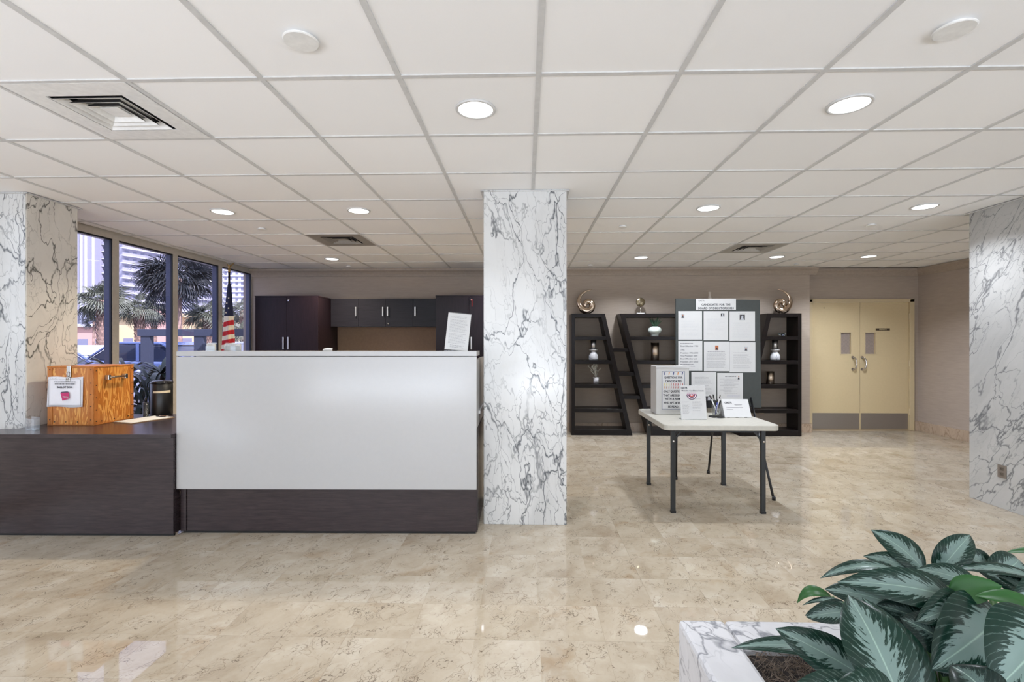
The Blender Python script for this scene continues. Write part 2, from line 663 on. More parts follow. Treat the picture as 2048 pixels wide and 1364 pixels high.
# ---- ceiling: lay-in tiles on a grid
ceiling = tag(empty('ceiling'), kind='structure')
box('ceiling_deck', M_PLASTER, -4.5, 9, -4.2, 8.4, 2.62, 2.72, ceiling)
CT = 0.61
CX0, CY0 = 0.058, 2.11
full = MB().box(-CT / 2 + .006, CT / 2 - .006, -CT / 2 + .006, CT / 2 - .006, 0, 0.015)
proto_c = None
VENTS = {(-4, 0), (-4, 5), (4, 6)}
for i in range(-8, 11):
    for j in range(-1, 9):
        x0, y0 = CX0 + i * CT, CY0 + j * CT
        if (i, j) in VENTS:
            continue
        x1, y1 = min(x0 + CT, X_R), min(y0 + CT, 7.82)
        xa = max(x0, X_WIN + .02)
        if x1 - xa < 0.05 or y1 - y0 < 0.05:
            continue
        z = CEIL + 0.006
        if x1 - xa > CT - .01 and y1 - y0 > CT - .01:
            if proto_c is None:
                proto_c = full.build('ceiling_tile', M_TILE, ceiling)
                proto_c.location = (x0 + CT / 2, y0 + CT / 2, z)
            else:
                inst(proto_c, 'ceiling_tile', ceiling, (x0 + CT / 2, y0 + CT / 2, z))
        else:
            box('ceiling_tile', M_TILE, xa + .006, x1 - .006, y0 + .006, y1 - .006, z, z + .015, ceiling)
box('ceiling_tile', M_TILE, -4.34, 9, -4.2, CY0 - CT - .01, CEIL + .006, CEIL + .021, ceiling)
for i in range(-7, 11):
    x = CX0 + i * CT
    box('grid_bar', M_GRID, x - .012, x + .012, -4, 7.80, CEIL, CEIL + .012, ceiling)
for j in range(-1, 10):
    y = CY0 + j * CT
    box('grid_bar', M_GRID, X_WIN, X_R, y - .012, y + .012, CEIL + .0006, CEIL + .012, ceiling)

# ---- walls
wb = tag(box('wall_back', M_WALL, -4.5, 4.403, Y_B, 8.3, 0, 2.60), kind='structure')
tag(box('wall_back_alcove', M_WALL, 4.403, 7, 7.84, 8.3, 2.06, 2.60), kind='structure')
tag(box('wall_right', M_WALL_S, X_R, 6.6, 4.0, 8.3, 0, 2.60), kind='structure')
tag(box('wall_east', M_PLASTER, 8.2, 8.4, -4.2, 4.2, 0, 2.6), kind='structure')
tag(MB().box(6.2, 8.4, 4.0, 4.2, 0, 2.6).build('wall_return', M_PLASTER), kind='structure')
dw = MB().box(4.403, 4.50, 7.84, 8.3, 0, 2.06).box(6.12, X_R, 7.84, 8.3, 0, 2.06)
tag(dw.build('wall_door', M_WALL), kind='structure')
# front wall behind the camera: glazed with piers
fw = MB().box(-6.2, 8.4, -3.9, -3.7, 2.44, 2.6).box(-6.2, 8.4, -3.9, -3.7, 0, .12)
for x in (-6.1, -4.4, -.6, 3.2, 6.9, 8.3):
    fw.box(x - .1, x + .1, -3.9, -3.7, .12, 2.44)
tag(fw.build('wall_front', M_PLASTER), kind='structure')


# ---- crown moulding and skirting
def crown(pts2d, name):
    """pts2d: wall run as (x,y) points, room on the right-hand side when walking along it"""
    prof = [(0, 0), (0, -.115), (.018, -.115), (.030, -.085), (.052, -.055), (.085, -.03), (.09, 0)]
    mb = MB()
    for (a, b) in zip(pts2d[:-1], pts2d[1:]):
        a, b = Vector((*a, 0)), Vector((*b, 0))
        d = (b - a).normalized()
        nrm = Vector((d.y, -d.x, 0))
        vs = []
        for p in (a, b):
            for (o_, z_) in prof:
                ext = d * (o_ if p is b else -o_) * 0
                vs.append(p + nrm * o_ + ext + Vector((0, 0, CEIL + z_)))
        n = len(prof)
        fs = [(i, (i + 1) % n, (i + 1) % n + n, i + n) for i in range(n)]
        fs += [tuple(range(n - 1, -1, -1)), tuple(range(n, 2 * n))]
        mb.add(vs, fs)
    return tag(mb.build(name, M_CROWN), kind='structure')


crown([(-4.36, Y_B), (4.493, Y_B)], 'trim_1')
crown([(4.403, 7.84), (X_R, 7.84)], 'trim_2')
crown([(X_R, 7.84), (X_R, 4.2)], 'trim_3')
tag(box('baseboard_back', M_BASE, -4.3, 4.425, Y_B - .022, Y_B, 0, .135), kind='structure')
tag(box('baseboard_right', M_BASE, X_R - .022, X_R, 4.2, 7.84, 0, .15), kind='structure')
tag(MB().box(6.135, X_R - .022, 7.815, 7.84, 0, .15).build('baseboard_alcove', M_BASE), kind='structure')


# ---- marble columns (slabs on each face, standing as one pillar)
def pillar(name, x0, x1, y0, y1, mat_f, mat_s):
    c = tag(empty(name, ((x0 + x1) / 2, (y0 + y1) / 2, 0)), kind='structure')
    ox, oy = (x0 + x1) / 2, (y0 + y1) / 2
    a, b = (x1 - x0) / 2, (y1 - y0) / 2
    t = .02
    box('marble_slab', mat_f, -a + .004, a - .004, -b, -b + t, 0, 2.60, c, bevel=.002)
    box('marble_slab', mat_f, -a + .004, a - .004, b - t, b, 0, 2.60, c, bevel=.002)
    box('marble_slab', mat_s, -a, -a + t, -b + .004, b - .004, 0, 2.60, c, bevel=.002)
    box('marble_slab', mat_s, a - t, a, -b + .004, b - .004, 0, 2.60, c, bevel=.002)
    box('pillar_core', M_PLASTER, -a + t, a - t, -b + t, b - t, 0, 2.60, c)
    # edge angle where the ceiling is cut around the stone
    g = .022
    for q in ((-a - g, -a, -b - .006, b + g), (a, a + g, -b - .006, b + g)):
        box('edge_trim', M_GRID, *q, 2.543, 2.549, c)
    box('edge_trim', M_GRID, -a - g, a + g, -b - .012, -b, 2.543, 2.549, c)
    return c


p1 = pillar('center_column', -.318, .316, 3.71, 4.34, M_MARBLE, M_MARBLE)
p2 = pillar('left_column', -4.50, -3.868, 3.66, 4.10, M_MARBLE, M_MARBLE_B)
p3 = pillar('right_column', 3.99, 4.62, 3.45, 4.48, M_MARBLE_C, M_MARBLE_C)

# ---- window wall on the left
wz0 = .10
mull_y = [2.40, 3.29, 4.19, 5.06, 5.945, 6.84]
tag(box('wall_left', M_FRAME, -4.50, X_WIN, -3.7, Y_B, 2.485, 2.60), kind='structure')
tag(box('trim_5', M_FRAME, -4.50, X_WIN, -3.7, Y_B, 0, wz0), kind='structure')
tag(MB().box(-6.2, -4.5, -3.9, -3.7, 2.44, 2.6).build('trim_4', M_PLASTER), kind='structure')
edges = [4.10] + [5.06, 5.945, 6.84, 7.665]
for k in range(4):
    ya, yb = edges[k], edges[k + 1]
    w = tag(empty('window_%d' % (k + 1), (X_WIN, 0, 0)), kind='structure')
    hm = .042
    # the mullion at the far end of this bay: bright inside, blue-grey outside the glass
    box('mullion', M_FRAME, -.016, 0, yb - hm, yb + hm, wz0, 2.485, w, bevel=.003)
    box('outer_mullion', M_BLUEMET, -.10, -.024, yb - hm + .008, yb + hm - .008, wz0, 2.485, w)
    box('gasket', M_GASKET, -.024, -.004, yb - hm - .012, yb - hm - .0005, wz0, 2.485, w)
    box('gasket', M_GASKET, -.024, -.004, ya + hm, yb - hm - .012, 2.470, 2.4848, w)
    box('glass_pane', M_GLASS, -.0225, -.0175, ya + .02, yb - .02, wz0, 2.484, w)
for k, y in enumerate((-2.9, -2.0, -1.1, -.2, .7, 1.6, 2.5, 3.4)):
    tag(box('window_%d' % (k + 5), M_FRAME, -4.46, X_WIN, y - .042, y + .042, wz0, 2.485), kind='structure')

# ---- double door
door = tag(empty('door_1', (5.30, 7.84, 0)), kind='structure')
DX = 5.30


def dxy(x):
    return x - DX


fr = MB()
fr.box(dxy(4.50), dxy(4.545), -.03, .12, 0, 2.075).box(dxy(6.055), dxy(6.125), -.03, .12, 0, 2.075).box(dxy(4.50), dxy(6.125), -.03, .12, 2.028, 2.08)
fr.build('door_frame', M_DOORFR, door, bevel=.004)
box('threshold', M_KICK, dxy(4.545), dxy(6.055), 0, .10, 0, .006, door)
for side, (xa, xb) in enumerate(((4.548, 5.297), (5.303, 6.052))):
    a, b = dxy(xa), dxy(xb)
    wx0, wx1 = (dxy(5.003), dxy(5.158)) if side == 0 else (dxy(5.382), dxy(5.537))
    wz0_, wz1_ = 1.209, 1.548
    lm = MB()
    y0, y1 = .0, .045
    lm.box(a, wx0, y0, y1, .008, 2.024).box(wx1, b, y0, y1, .008, 2.024).box(wx0, wx1, y0, y1, .008, wz0_).box(wx0, wx1, y0, y1, wz1_, 2.024)
    leaf = lm.build('door_leaf', M_DOOR, door)
    t = .012
    tr = MB().box(wx0 - t, wx1 + t, -.006, 0, wz0_ - t, wz0_).box(wx0 - t, wx1 + t, -.006, 0, wz1_, wz1_ + t)
    tr.box(wx0 - t, wx0, -.006, 0, wz0_, wz1_).box(wx1, wx1 + t, -.006, 0, wz0_, wz1_)
    tr.build('vision_frame', M_DOORFR, leaf)
    box('wired_glass', plain('wired_glass_grey', srgb(176, 158, 146), 0.2), wx0, wx1, .028, .034, wz0_, wz1_, leaf)
    wm = MB()
    for s in range(-16, 30):
        for sg in (1, -1):
            # diagonal wires clipped to the pane
            z_a = wz0_ + s * .02
            x_a, x_b = wx0, wx1
            za, zb = (z_a, z_a + (wx1 - wx0)) if sg > 0 else (z_a + (wx1 - wx0), z_a)
            lo, hi = 0.0, 1.0
            dz = zb - za
            for lim, s_ in ((wz0_, 1), (wz1_, -1)):
                f0, f1 = (za - lim) * s_, (zb - lim) * s_
                if f0 < 0 and f1 < 0:
                    lo = 2
                elif f0 < 0:
                    lo = max(lo, f0 / (f0 - f1))
                elif f1 < 0:
                    hi = min(hi, f0 / (f0 - f1))
            if hi - lo < .05:
                continue
            wm.bar((x_a + (x_b - x_a) * lo, .027, za + dz * lo), (x_a + (x_b - x_a) * hi, .027, za + dz * hi), .0022, .001, (0, 1, 0))
    wm.build('glass_wires', M_INK, leaf, kind='stuff')
    box('kick_plate', M_KICK, a + .012, b - .012, -.003, 0, .018, .272, leaf)
    hx = dxy(5.186) if side == 0 else dxy(5.332)
    hp = []
    for q in range(13):
        ang = -PI / 2 + PI * q / 12
        hp.append((hx + .028 * math.cos(ang), -.012 - .045 * max(0, math.cos(ang)) ** .5, 1.06 + .092 * math.sin(ang)))
    MB().tube(hp, .012, 10).build('pull_handle', M_CHROME, leaf, True)
    ro = MB()
    for zc in (.965, 1.155):
        ro.tube([(hx, 0, zc), (hx, -.010, zc)], [.026, .022], 16)
    ro.build('handle_rosette', M_CHROME, leaf)
    if side == 0:
        box('keyhole_plate', M_GASKET, dxy(4.735), dxy(4.742), -.002, 0, 1.925, 1.955, leaf)
    else:
        for hz in (.30, 1.06, 1.80):
            MB().tube([(b + .003, -.012, hz - .05), (b + .003, -.012, hz + .05)], .009, 8).build('hinge', M_DOORFR, leaf)
        sg = box('sign_plate', plain('brown_engraved_plate', srgb(66, 54, 40), 0.35), dxy(5.545), dxy(5.762), -.004, 0, 1.581, 1.615, leaf)
        text('sign_lettering', 'PRIVATE', .030, (dxy(5.6535), -.0045, 1.598), plain('gold_ink', srgb(206, 190, 150), .5), leaf)

# ================================================================ RECESSED LIGHTS AND CEILING FITTINGS
LAMPS = [(-5, 3, 1, 'leftmost in the row over the front desk'), (-3, 3, 1, 'above the ballot desk, second from the window'),
         (-1, 3, 0, 'between front desk and center column'), (2, 3, 0, 'right above the card table'), (5, 3, 0, 'beside the right marble column'),
         (-5, 7, 1, 'above the tall cabinet by the flag'), (-1, 7, 0, 'above the cabinets, just left of the center column'),
         (2, 7, 0, 'in front of the wall above the tapered bookcase'), (5, 7, 0, 'beside the right air vent near the back wall'), (7, 7, 0, 'in front of the cream double door'),
         (-1, 0, 0, 'nearest the viewer, left half of ceiling'), (2, 0, 0, 'nearest the viewer, right half of ceiling')]
ring_p = disc_p = None
for k, (i, j, warm, where) in enumerate(LAMPS):
    x, y = CX0 + (i + .5) * CT, CY0 + (j + .5) * CT
    t = empty('recessed_light', (x, y, CEIL))
    tag(t, 'round recessed ceiling light ' + where, 'light', 'recessed round ceiling lights')
    if ring_p is None:
        ring_p = MB().lathe([(.086, .006), (.100, .006), (.100, -.002), (.096, -.004), (.086, -.003), (.086, .006)], n=40).build('trim_ring', M_GRID, t, True)
        disc_p = MB().lathe([(.0001, -.001), (.086, -.001), (.086, .004), (.0001, .004)], n=40).build('diffuser', M_LAMP, t)
    else:
        inst(ring_p, 'trim_ring', t, (0, 0, 0))
        inst(disc_p, 'diffuser', t, (0, 0, 0))
    d = bpy.data.lights.new('lamp_light', 'AREA')
    d.shape = 'DISK'
    d.size = .16
    d.spread = 2.3
    d.energy = (15.0 if not warm else 15.0) * (1.6 if j == 7 else 1.0) * (1.5 if i == -5 else 1.0)
    d.color = (.92, .97, 1.06) if not warm else (1.0, .86, .66)
    lo = bpy.data.objects.new('lamp_light', d)
    col.objects.link(lo)
    lo.parent = t
    lo.location = (0, 0, -.008)

PL = [(-2, -1, .066, 'over the left foreground'), (2, -1, .066, 'over the right foreground'), (-5, 4, .044, 'left, over the front desk'),
      (-5, 8, .044, 'by the back wall above the cabinets'), (1, 4, .044, 'just right of the center column'), (5, 4, .044, 'near the right marble column'),
      (1, 8, .044, 'by the back wall above the tapered bookcase'), (6, 8, .044, 'by the back wall near the double door')]
for i, j, r, where in PL:
    x, y = CX0 + (i + .5) * CT, CY0 + (j + .55) * CT
    o = MB().lathe([(.0001, -.012), (r - .004, -.012), (r, -.009), (r, -.006), (r * .7, -.006), (r * .7, .006)], n=36).build('sprinkler_cover', M_WHITE, smooth=False)
    o.location = (x, y, CEIL)
    tag(o, 'small round white cover plate on the ceiling ' + where, 'cover plate', 'ceiling cover plates')

for (i, j), where, mt in (((-4, 0), 'white square ceiling air vent with stepped louvres, nearest the viewer', M_WHITE),
                          ((-4, 5), 'grey square ceiling air vent above the front desk', plain('grey_vent_paint', srgb(150, 146, 140), .5)),
                          ((4, 6), 'grey square ceiling air vent near the back wall, right of the column', plain('light_grey_vent_paint', srgb(176, 174, 168), .5))):
    x, y = CX0 + (i + .5) * CT, CY0 + (j + .5) * CT
    v = empty('air_vent', (x, y, CEIL))
    tag(v, where, 'air vent', 'square ceiling air vents')
    a, b = .296, .185
    pan = MB()
    for q in ((-a, a, -a, -b), (-a, a, b, a), (-a, -b, -b, b), (b, a, -b, b)):
        pan.box(*q, 0, .006)
    pan.build('face_plate', mt, v)
    box('dark_plenum', M_GASKET, -b - .02, b + .02, -b - .02, b + .02, .10, .11, v)
    ple = MB().box(-b - .02, -b, -b, b, .006, .10).box(b, b + .02, -b, b, .006, .10).box(-b, b, -b - .02, -b, .006, .10).box(-b, b, b, b + .02, .006, .10)
    ple.build('duct_side', M_GASKET, v)
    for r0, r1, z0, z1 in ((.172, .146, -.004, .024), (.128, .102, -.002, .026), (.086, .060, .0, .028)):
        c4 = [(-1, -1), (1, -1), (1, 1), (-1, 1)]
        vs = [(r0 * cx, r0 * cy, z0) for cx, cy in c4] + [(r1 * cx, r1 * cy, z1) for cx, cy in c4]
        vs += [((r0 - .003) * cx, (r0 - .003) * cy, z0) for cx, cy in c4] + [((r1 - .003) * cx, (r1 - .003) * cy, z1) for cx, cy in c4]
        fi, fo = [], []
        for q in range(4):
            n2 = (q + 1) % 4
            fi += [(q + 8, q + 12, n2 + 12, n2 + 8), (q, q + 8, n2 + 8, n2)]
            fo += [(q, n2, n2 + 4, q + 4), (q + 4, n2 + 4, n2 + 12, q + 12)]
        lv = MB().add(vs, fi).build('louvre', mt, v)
        MB().add(vs, fo).build('louvre_back_shade', M_GASKET, lv)     # black skin paints the duct's shade on to each ring
    box('center_plate', mt, -.046, .046, -.046, .046, .010, .014, v)

def lines(rows, x0, x1, y, z_top, z_bot, seed=1, t=.0016, words=True, ragged=.25, indent=0.0):
    """rows of grey print, each row a run of word-length dashes"""
    r = random.Random(seed)
    mb = MB()
    for k in range(rows):
        z = z_top + (z_bot - z_top) * k / max(1, rows - 1)
        if rows > 3 and r.random() < .12:
            continue
        x = x0 + (indent if r.random() < .3 else 0)
        end = x1 - (x1 - x0) * ragged * r.random()
        while x < end:
            wl = r.uniform(.006, .020)
            xe = min(x + wl, end)
            mb.box(x, xe, y - .0004, y, z - t / 2, z + t / 2)
            x = xe + .0032
    return mb


# ================================================================ FRONT DESK
RZ = 0.019          # the desk stands very slightly askew
PIV = Vector((-.349, 3.485, 0))


def desk_pt(x, y, z=0):
    v = Vector((x, y, 0)) - PIV
    c_, s_ = math.cos(RZ), math.sin(RZ)
    return (PIV.x + v.x * c_ - v.y * s_, PIV.y + v.x * s_ + v.y * c_, z)


def at_desk(name):
    e = empty(name, PIV, RZ)
    return e


def dbox(name, mat, x0, x1, y0, y1, z0, z1, parent, bevel=0.0):
    """box given in desk coordinates measured from the counter's right front corner"""
    return box(name, mat, x0, x1, y0, y1, z0, z1, parent, bevel)


# the tall reception counter; x runs left from 0 (right end) to -2.165
rc = at_desk('reception_counter')
tag(rc, 'tall reception counter with big white front panel over a dark base', 'reception desk')
W = 2.168
dbox('front_panel', M_WHITEPANEL, -W, 0, -.005, .02, .332, 1.288, rc, .0015)
dbox('counter_ledge', M_WHITEPANEL, -W, 0.0, -.005, .29, 1.292, 1.326, rc, .0015)
dbox('base_panel', M_ESPRESSO, -W + .055, -.002, .03, .055, .018, .36, rc, .001)
dbox('corner_post', M_ESPRESSO, -W + .012, -W + .052, .022, .06, .018, .36, rc, .001)
dbox('plinth', M_BLACK, -W + .02, -.01, .04, .07, 0, .018, rc)
dbox('end_panel', M_ESPRESSO, -.024, 0.003, .056, .85, .018, .76, rc, .001)
dbox('white_end_panel', M_WHITEPANEL, -.020, .0, .0205, .85, .765, 1.265, rc, .001)
dbox('end_ledge', M_WHITEPANEL, -.05, .012, .20, .9, .85, .872, rc, .001)
dbox('work_surface', M_ESPRESSO, -W + .012, -.03, .10, .85, .735, .762, rc, .001)
dbox('back_panel', M_ESPRESSO, -W + .012, -.03, .0562, .08, .36, .735, rc)
dbox('left_end_panel', M_ESPRESSO, -W + .001, -W + .02, .081, .85, .02, .735, rc)
dbox('inner_panel', M_WHITE, -W + .001, -.02, .21, .23, .77, 1.291, rc)

# the lower desk on the left
ld = at_desk('side_desk')
tag(ld, 'low dark wood desk on the left carrying the wooden ballot box', 'desk')
LX = -3.62
top = [(LX, -.055), (-W - .003, -.055), (-W - .003, .92), (-3.505, .92), (-3.505, .165), (LX, .165)]
MB().prism(top, .708, .735, 'z').build('desk_top', M_ESPRESSO, ld, bevel=.0015)
dbox('front_panel', M_ESPRESSO, LX + .05, -W - .004, -.030, -.005, .018, .7075, ld, .001)
dbox('end_panel', M_ESPRESSO, LX + .02, LX + .045, -.03, .16, 0, .7075, ld)
dbox('end_panel', M_ESPRESSO, -W - .029, -W - .0045, -.004, .90, .018, .7075, ld)
dbox('plinth', M_BLACK, LX + .06, -W - .01, -.015, .0, 0, .018, ld)
dbox('back_leg_panel', M_ESPRESSO, -3.495, -3.47, .2, .9, 0, .7075, ld)

# ---- ballot box
bb = empty('ballot_box', (-3.582, 3.735, .7355), 0.0)
tag(bb, 'varnished plywood ballot box with steel latch and pinned notice on the low desk', 'ballot box')
w, dep, h = .372, .385, .468
box('front_board', M_PLY, -w / 2, w / 2, 0, .016, .008, h - .014, bb, .001)
box('back_board', M_PLY, -w / 2, w / 2, dep - .016, dep, .008, h - .014, bb, .001)
box('side_board', M_PLY, w / 2 - .016, w / 2, .0165, dep - .0165, .008, h - .014, bb, .001)
box('side_board', M_PLY, -w / 2, -w / 2 + .016, .0165, dep - .0165, .008, h - .014, bb, .001)
box('lid', M_PLYTRIM, -w / 2 - .003, w / 2 + .003, -.004, dep + .004, h - .0135, h, bb, .002)
box('base_board', M_PLYTRIM, -w / 2 - .002, w / 2 + .002, -.003, dep + .003, 0, .0078, bb, .001)
box('corner_strip', M_PLYTRIM, -w / 2, -w / 2 + .040, -.0035, -.0002, .009, h - .015, bb, .001)
box('corner_strip', M_PLYTRIM, w / 2 - .044, w / 2, -.0035, -.0002, .009, h - .015, bb, .001)
box('corner_strip', M_PLYTRIM, w / 2 + .0002, w / 2 + .003, 0, .034, .009, h - .015, bb, .001)
box('corner_strip', M_PLYTRIM, w / 2 + .0002, w / 2 + .003, dep - .034, dep, .009, h - .015, bb, .001)
pr = None
for sx in (-1, 1):
    for z in (.045, .150, .245, .335, .440):
        if pr is None:
            pr = MB().lathe([(.0001, -.001), (.0042, -.001), (.0042, .002), (.0001, .002)], n=10).build('screw', M_BLACK, bb)
            pr.rotation_euler = (PI / 2, 0, 0)
            pr.location = (sx * (w / 2 - .020), -.004, z)
        else:
            q = inst(pr, 'screw', bb, (sx * (w / 2 - .020), -.004, z))
            q.rotation_euler = (PI / 2, 0, 0)
for x in (-.13, -.04, .055, .14):
    q = inst(pr, 'screw', bb, (x, -.001, .028))
    q.rotation_euler = (PI / 2, 0, 0)
for yy in (.018, dep - .018):
    for z in (.03, .12, .215, .315, .43):
        q = inst(pr, 'screw', bb, (w / 2 + .003, yy, z))
        q.rotation_euler = (0, PI / 2, 0)
for yy in (.07, .19, .33):
    q = inst(pr, 'screw', bb, (w / 2 + .0005, yy, .026))
    q.rotation_euler = (0, PI / 2, 0)
# hasp latch over the lid edge
lt = box('latch', M_BRUSHED, -.026, .008, -.010, -.004, h - .085, h + .004, bb, .002)
box('latch_strap', M_BRUSHED, -.024, .006, -.010, .03, h + .0005, h + .004, lt, .001)
MB().tube([(-.010, -.010, h - .045), (-.010, -.022, h - .050), (-.010, -.022, h - .075), (-.010, -.010, h - .080)], .004, 8).build('latch_staple', M_CHROME, lt, True)
box('latch_plate', M_BRUSHED, -.034, .002, -.009, -.004, h - .118, h - .086, lt, .002)
MB().tube([(-.017, -.009, h - .10), (-.017, -.016, h - .10)], .007, 12).build('latch_knob', M_CHROME, lt, True)
# handle on the right side
hd = MB()
hd.tube([(w / 2 + .030, .115, .372), (w / 2 + .034, .16, .374), (w / 2 + .034, .23, .374), (w / 2 + .030, .275, .372)], [.0065, .0085, .0085, .0065], 12)
hd.build('carry_handle', M_BRONZE, bb, True)
for yy in (.112, .278):
    box('handle_bracket', M_BRUSHED, w / 2 + .0005, w / 2 + .034, yy - .012, yy + .012, .352, .392, bb, .003)
nt = empty('notice', (-3.582 - .036, 3.735 - .0045, 1.0))
tag(nt, 'white paper notice pinned to the front of the wooden ballot box', 'notice')
npm = MB()
pts = []
N = 8
for i in range(N + 1):
    for j in range(N + 1):
        u_, v_ = i / N, j / N
        pts.append((-.142 + .284 * u_ - .006 * (1 - v_) * (1 - u_), -.001 - .006 * (abs(u_ - .5) * 2) ** 3 * (1 - v_) - .002 * math.sin(u_ * 9), -.118 + .236 * v_ + .004 * math.sin(u_ * 7)))
fs = [(i * (N + 1) + j, (i + 1) * (N + 1) + j, (i + 1) * (N + 1) + j + 1, i * (N + 1) + j + 1) for i in range(N) for j in range(N)]
npm.add(pts, fs)
o = npm.build('sheet', plain('bright_white_paper', srgb(236, 235, 240), .75, var=.015), nt, True)
sd = o.modifiers.new('thick', 'SOLIDIFY')
sd.thickness = .0008
bd = MB()
for q in ((-.132, .130, -.106, -.1045), (-.132, .130, .098, .0995), (-.132, -.1305, -.106, .0995), (.1285, .130, -.106, .0995)):
    bd.box(q[0], q[1], -.0095, -.0085, q[2], q[3])
bd.build('border_line', M_INK, nt)
lines(1, -.085, .090, -.0095, .082, .082, 22, t=.007, ragged=0).build('small_print', M_INK, nt)
lines(1, -.080, .080, -.0095, .064, .064, 26, t=.007, ragged=0).build('small_print', M_INK, nt)
text('lettering', 'BALLOT BOX', .021, (0, -.0095, .038), M_BLACKINK, nt)
M_MAG = plain('magenta_ink', srgb(196, 54, 110), .7)
M_DMAG = plain('dark_ink', srgb(74, 64, 84), .7)
pc = MB().prism([(-.034, -.005), (.034, -.002), (.036, -.050), (-.018, -.068)], -.0102, -.0095, 'y').build('printed_box_picture', M_MAG, nt)
MB().prism([(-.034, -.005), (-.024, .003), (.022, .006), (.034, -.002)], -.0106, -.0095, 'y').build('picture_lid', M_DMAG, pc)
text('picture_lettering', 'VOTE', .018, (.008, -.0105, -.040), M_PAPER, pc, rot=(PI / 2, .12, 0))
for x in (-.115, -.10, -.075, -.05, .02, .04, .06, .085, .10, .115):
    box('pin', M_CHROME, x - .004, x + .004, -.011, -.008, .108, .112, nt)

# acrylic block, clipboard, canister, ribbed wrist coil
ab = empty('acrylic_holder', (-3.69, 3.545, .7355), -.35)
tag(ab, 'small clear acrylic holder on the left end of the low desk', 'acrylic holder')
box('front_plate', M_ACRYL, -.058, .058, -.022, -.016, 0, .085, ab, .001)
box('back_plate', M_ACRYL, -.058, .058, .012, .018, 0, .095, ab, .001)
box('foot_plate', M_ACRYL, -.058, .058, -.0155, .0115, 0, .006, ab)
cb = empty('clipboard', (-3.215, 4.02, .7355), -.32)
tag(cb, 'clipboard stacked with white papers lying on the low desk', 'clipboard')
box('board', plain('brown_hardboard', srgb(150, 120, 90), .6), -.115, .115, -.175, .175, 0, .004, cb)
for q in range(3):
    s = box('paper_sheet', M_PAPER, -.108, .108, -.165, .165, .0045 + q * .0012, .0055 + q * .0012, cb)
    s.rotation_euler = (0, 0, (-.03, .02, .05)[q])
box('clip', M_CHROME, -.045, .045, .150, .176, .0085, .018, cb, .003)
MB().tube([(-.05, .13, .012), (.075, .12, .012)], [.004, .004], 8).build('pen', M_BLACK, cb, True)
cn = empty('canister', (-3.285, 4.305, .7355))
tag(cn, 'black canister with a cream paper band at the back of the low desk', 'canister')
MB().lathe([(.0001, 0), (.080, 0), (.084, .006), (.084, .285), (.081, .287)], n=36).build('body', M_BLACK, cn, True)
MB().lathe([(.080, .2875), (.087, .2875), (.087, .300), (.070, .312), (.0001, .314)], n=36).build('lid', plain('black_glossy_lid', srgb(22, 22, 26), .12), cn, True)
lb = MB()
vs = []
for k in range(15):
    a = -1.75 + k * .12
    for z in (.205, .222 + .004 * k / 14):
        vs.append((.0848 * math.cos(a), .0848 * math.sin(a), z))
lb.add(vs, [(2 * k, 2 * k + 2, 2 * k + 3, 2 * k + 1) for k in range(14)])
lb.build('paper_band', plain('cream_paper', srgb(222, 206, 176), .7), cn, True)
rs = empty('ribbed_tube', (-3.345, 4.195, .7355))
tag(rs, 'short black ribbed tube standing in front of the black canister', 'ribbed tube')
MB().lathe([(.0001, .0), (.020, .0)] + [(.020 + (.003 if k % 2 else 0), .004 + k * .0035) for k in range(36)] + [(.0001, .132)], n=18).build('ribs', plain('dark_ribbed_plastic', srgb(70, 72, 76), .35), rs)
MB().lathe([(.0001, .1322), (.012, .1322), (.009, .165), (.0001, .168)], n=14).build('cap', M_BLACK, rs, True)
ph = empty('desk_phone', (-2.66, 3.99, .7355), .5)
tag(ph, 'dark blue-grey desk phone peeking out behind the left edge of the counter', 'phone')
M_PH = plain('blue_grey_plastic', srgb(62, 72, 104), .35)
MB().prism([(-.09, 0), (.09, 0), (.09, .055), (-.09, .02)], -.10, .10, 'x').build('base', M_PH, ph, bevel=.004)
hs = MB().tube([(-.075, -.085, .060), (-.075, -.03, .085), (-.075, .03, .090), (-.075, .085, .085)], [.024, .017, .017, .024], 10).build('handset', M_PH, ph, True)
kb = None
for a in range(3):
    for b in range(4):
        x, y = -.005 + a * .03, -.06 + b * .03
        box('button', M_BLACK, x, x + .02, y, y + .02, .031 + .194 * (y + .06), .042 + .194 * (y + .06), ph)

# things standing on the counter ledge
ss = empty('counter_sign', desk_pt(-.515, 3.63, 1.3285), RZ + .10)
tag(ss, 'tall white printed sheet in a leaning clear holder at the right end of the counter', 'sign')
lean = Matrix.Rotation(-.10, 4, 'X')


def slant(o, ang=-.20, roll=.10):
    o.rotation_euler = (ang, roll, 0)
    return o


hold = slant(box('holder', M_ACRYL, -.088, .088, -.001, .002, 0, .295, ss))
sh = slant(box('sheet', M_PAPER, -.086, .086, -.0024, -.0012, .004, .288, ss))


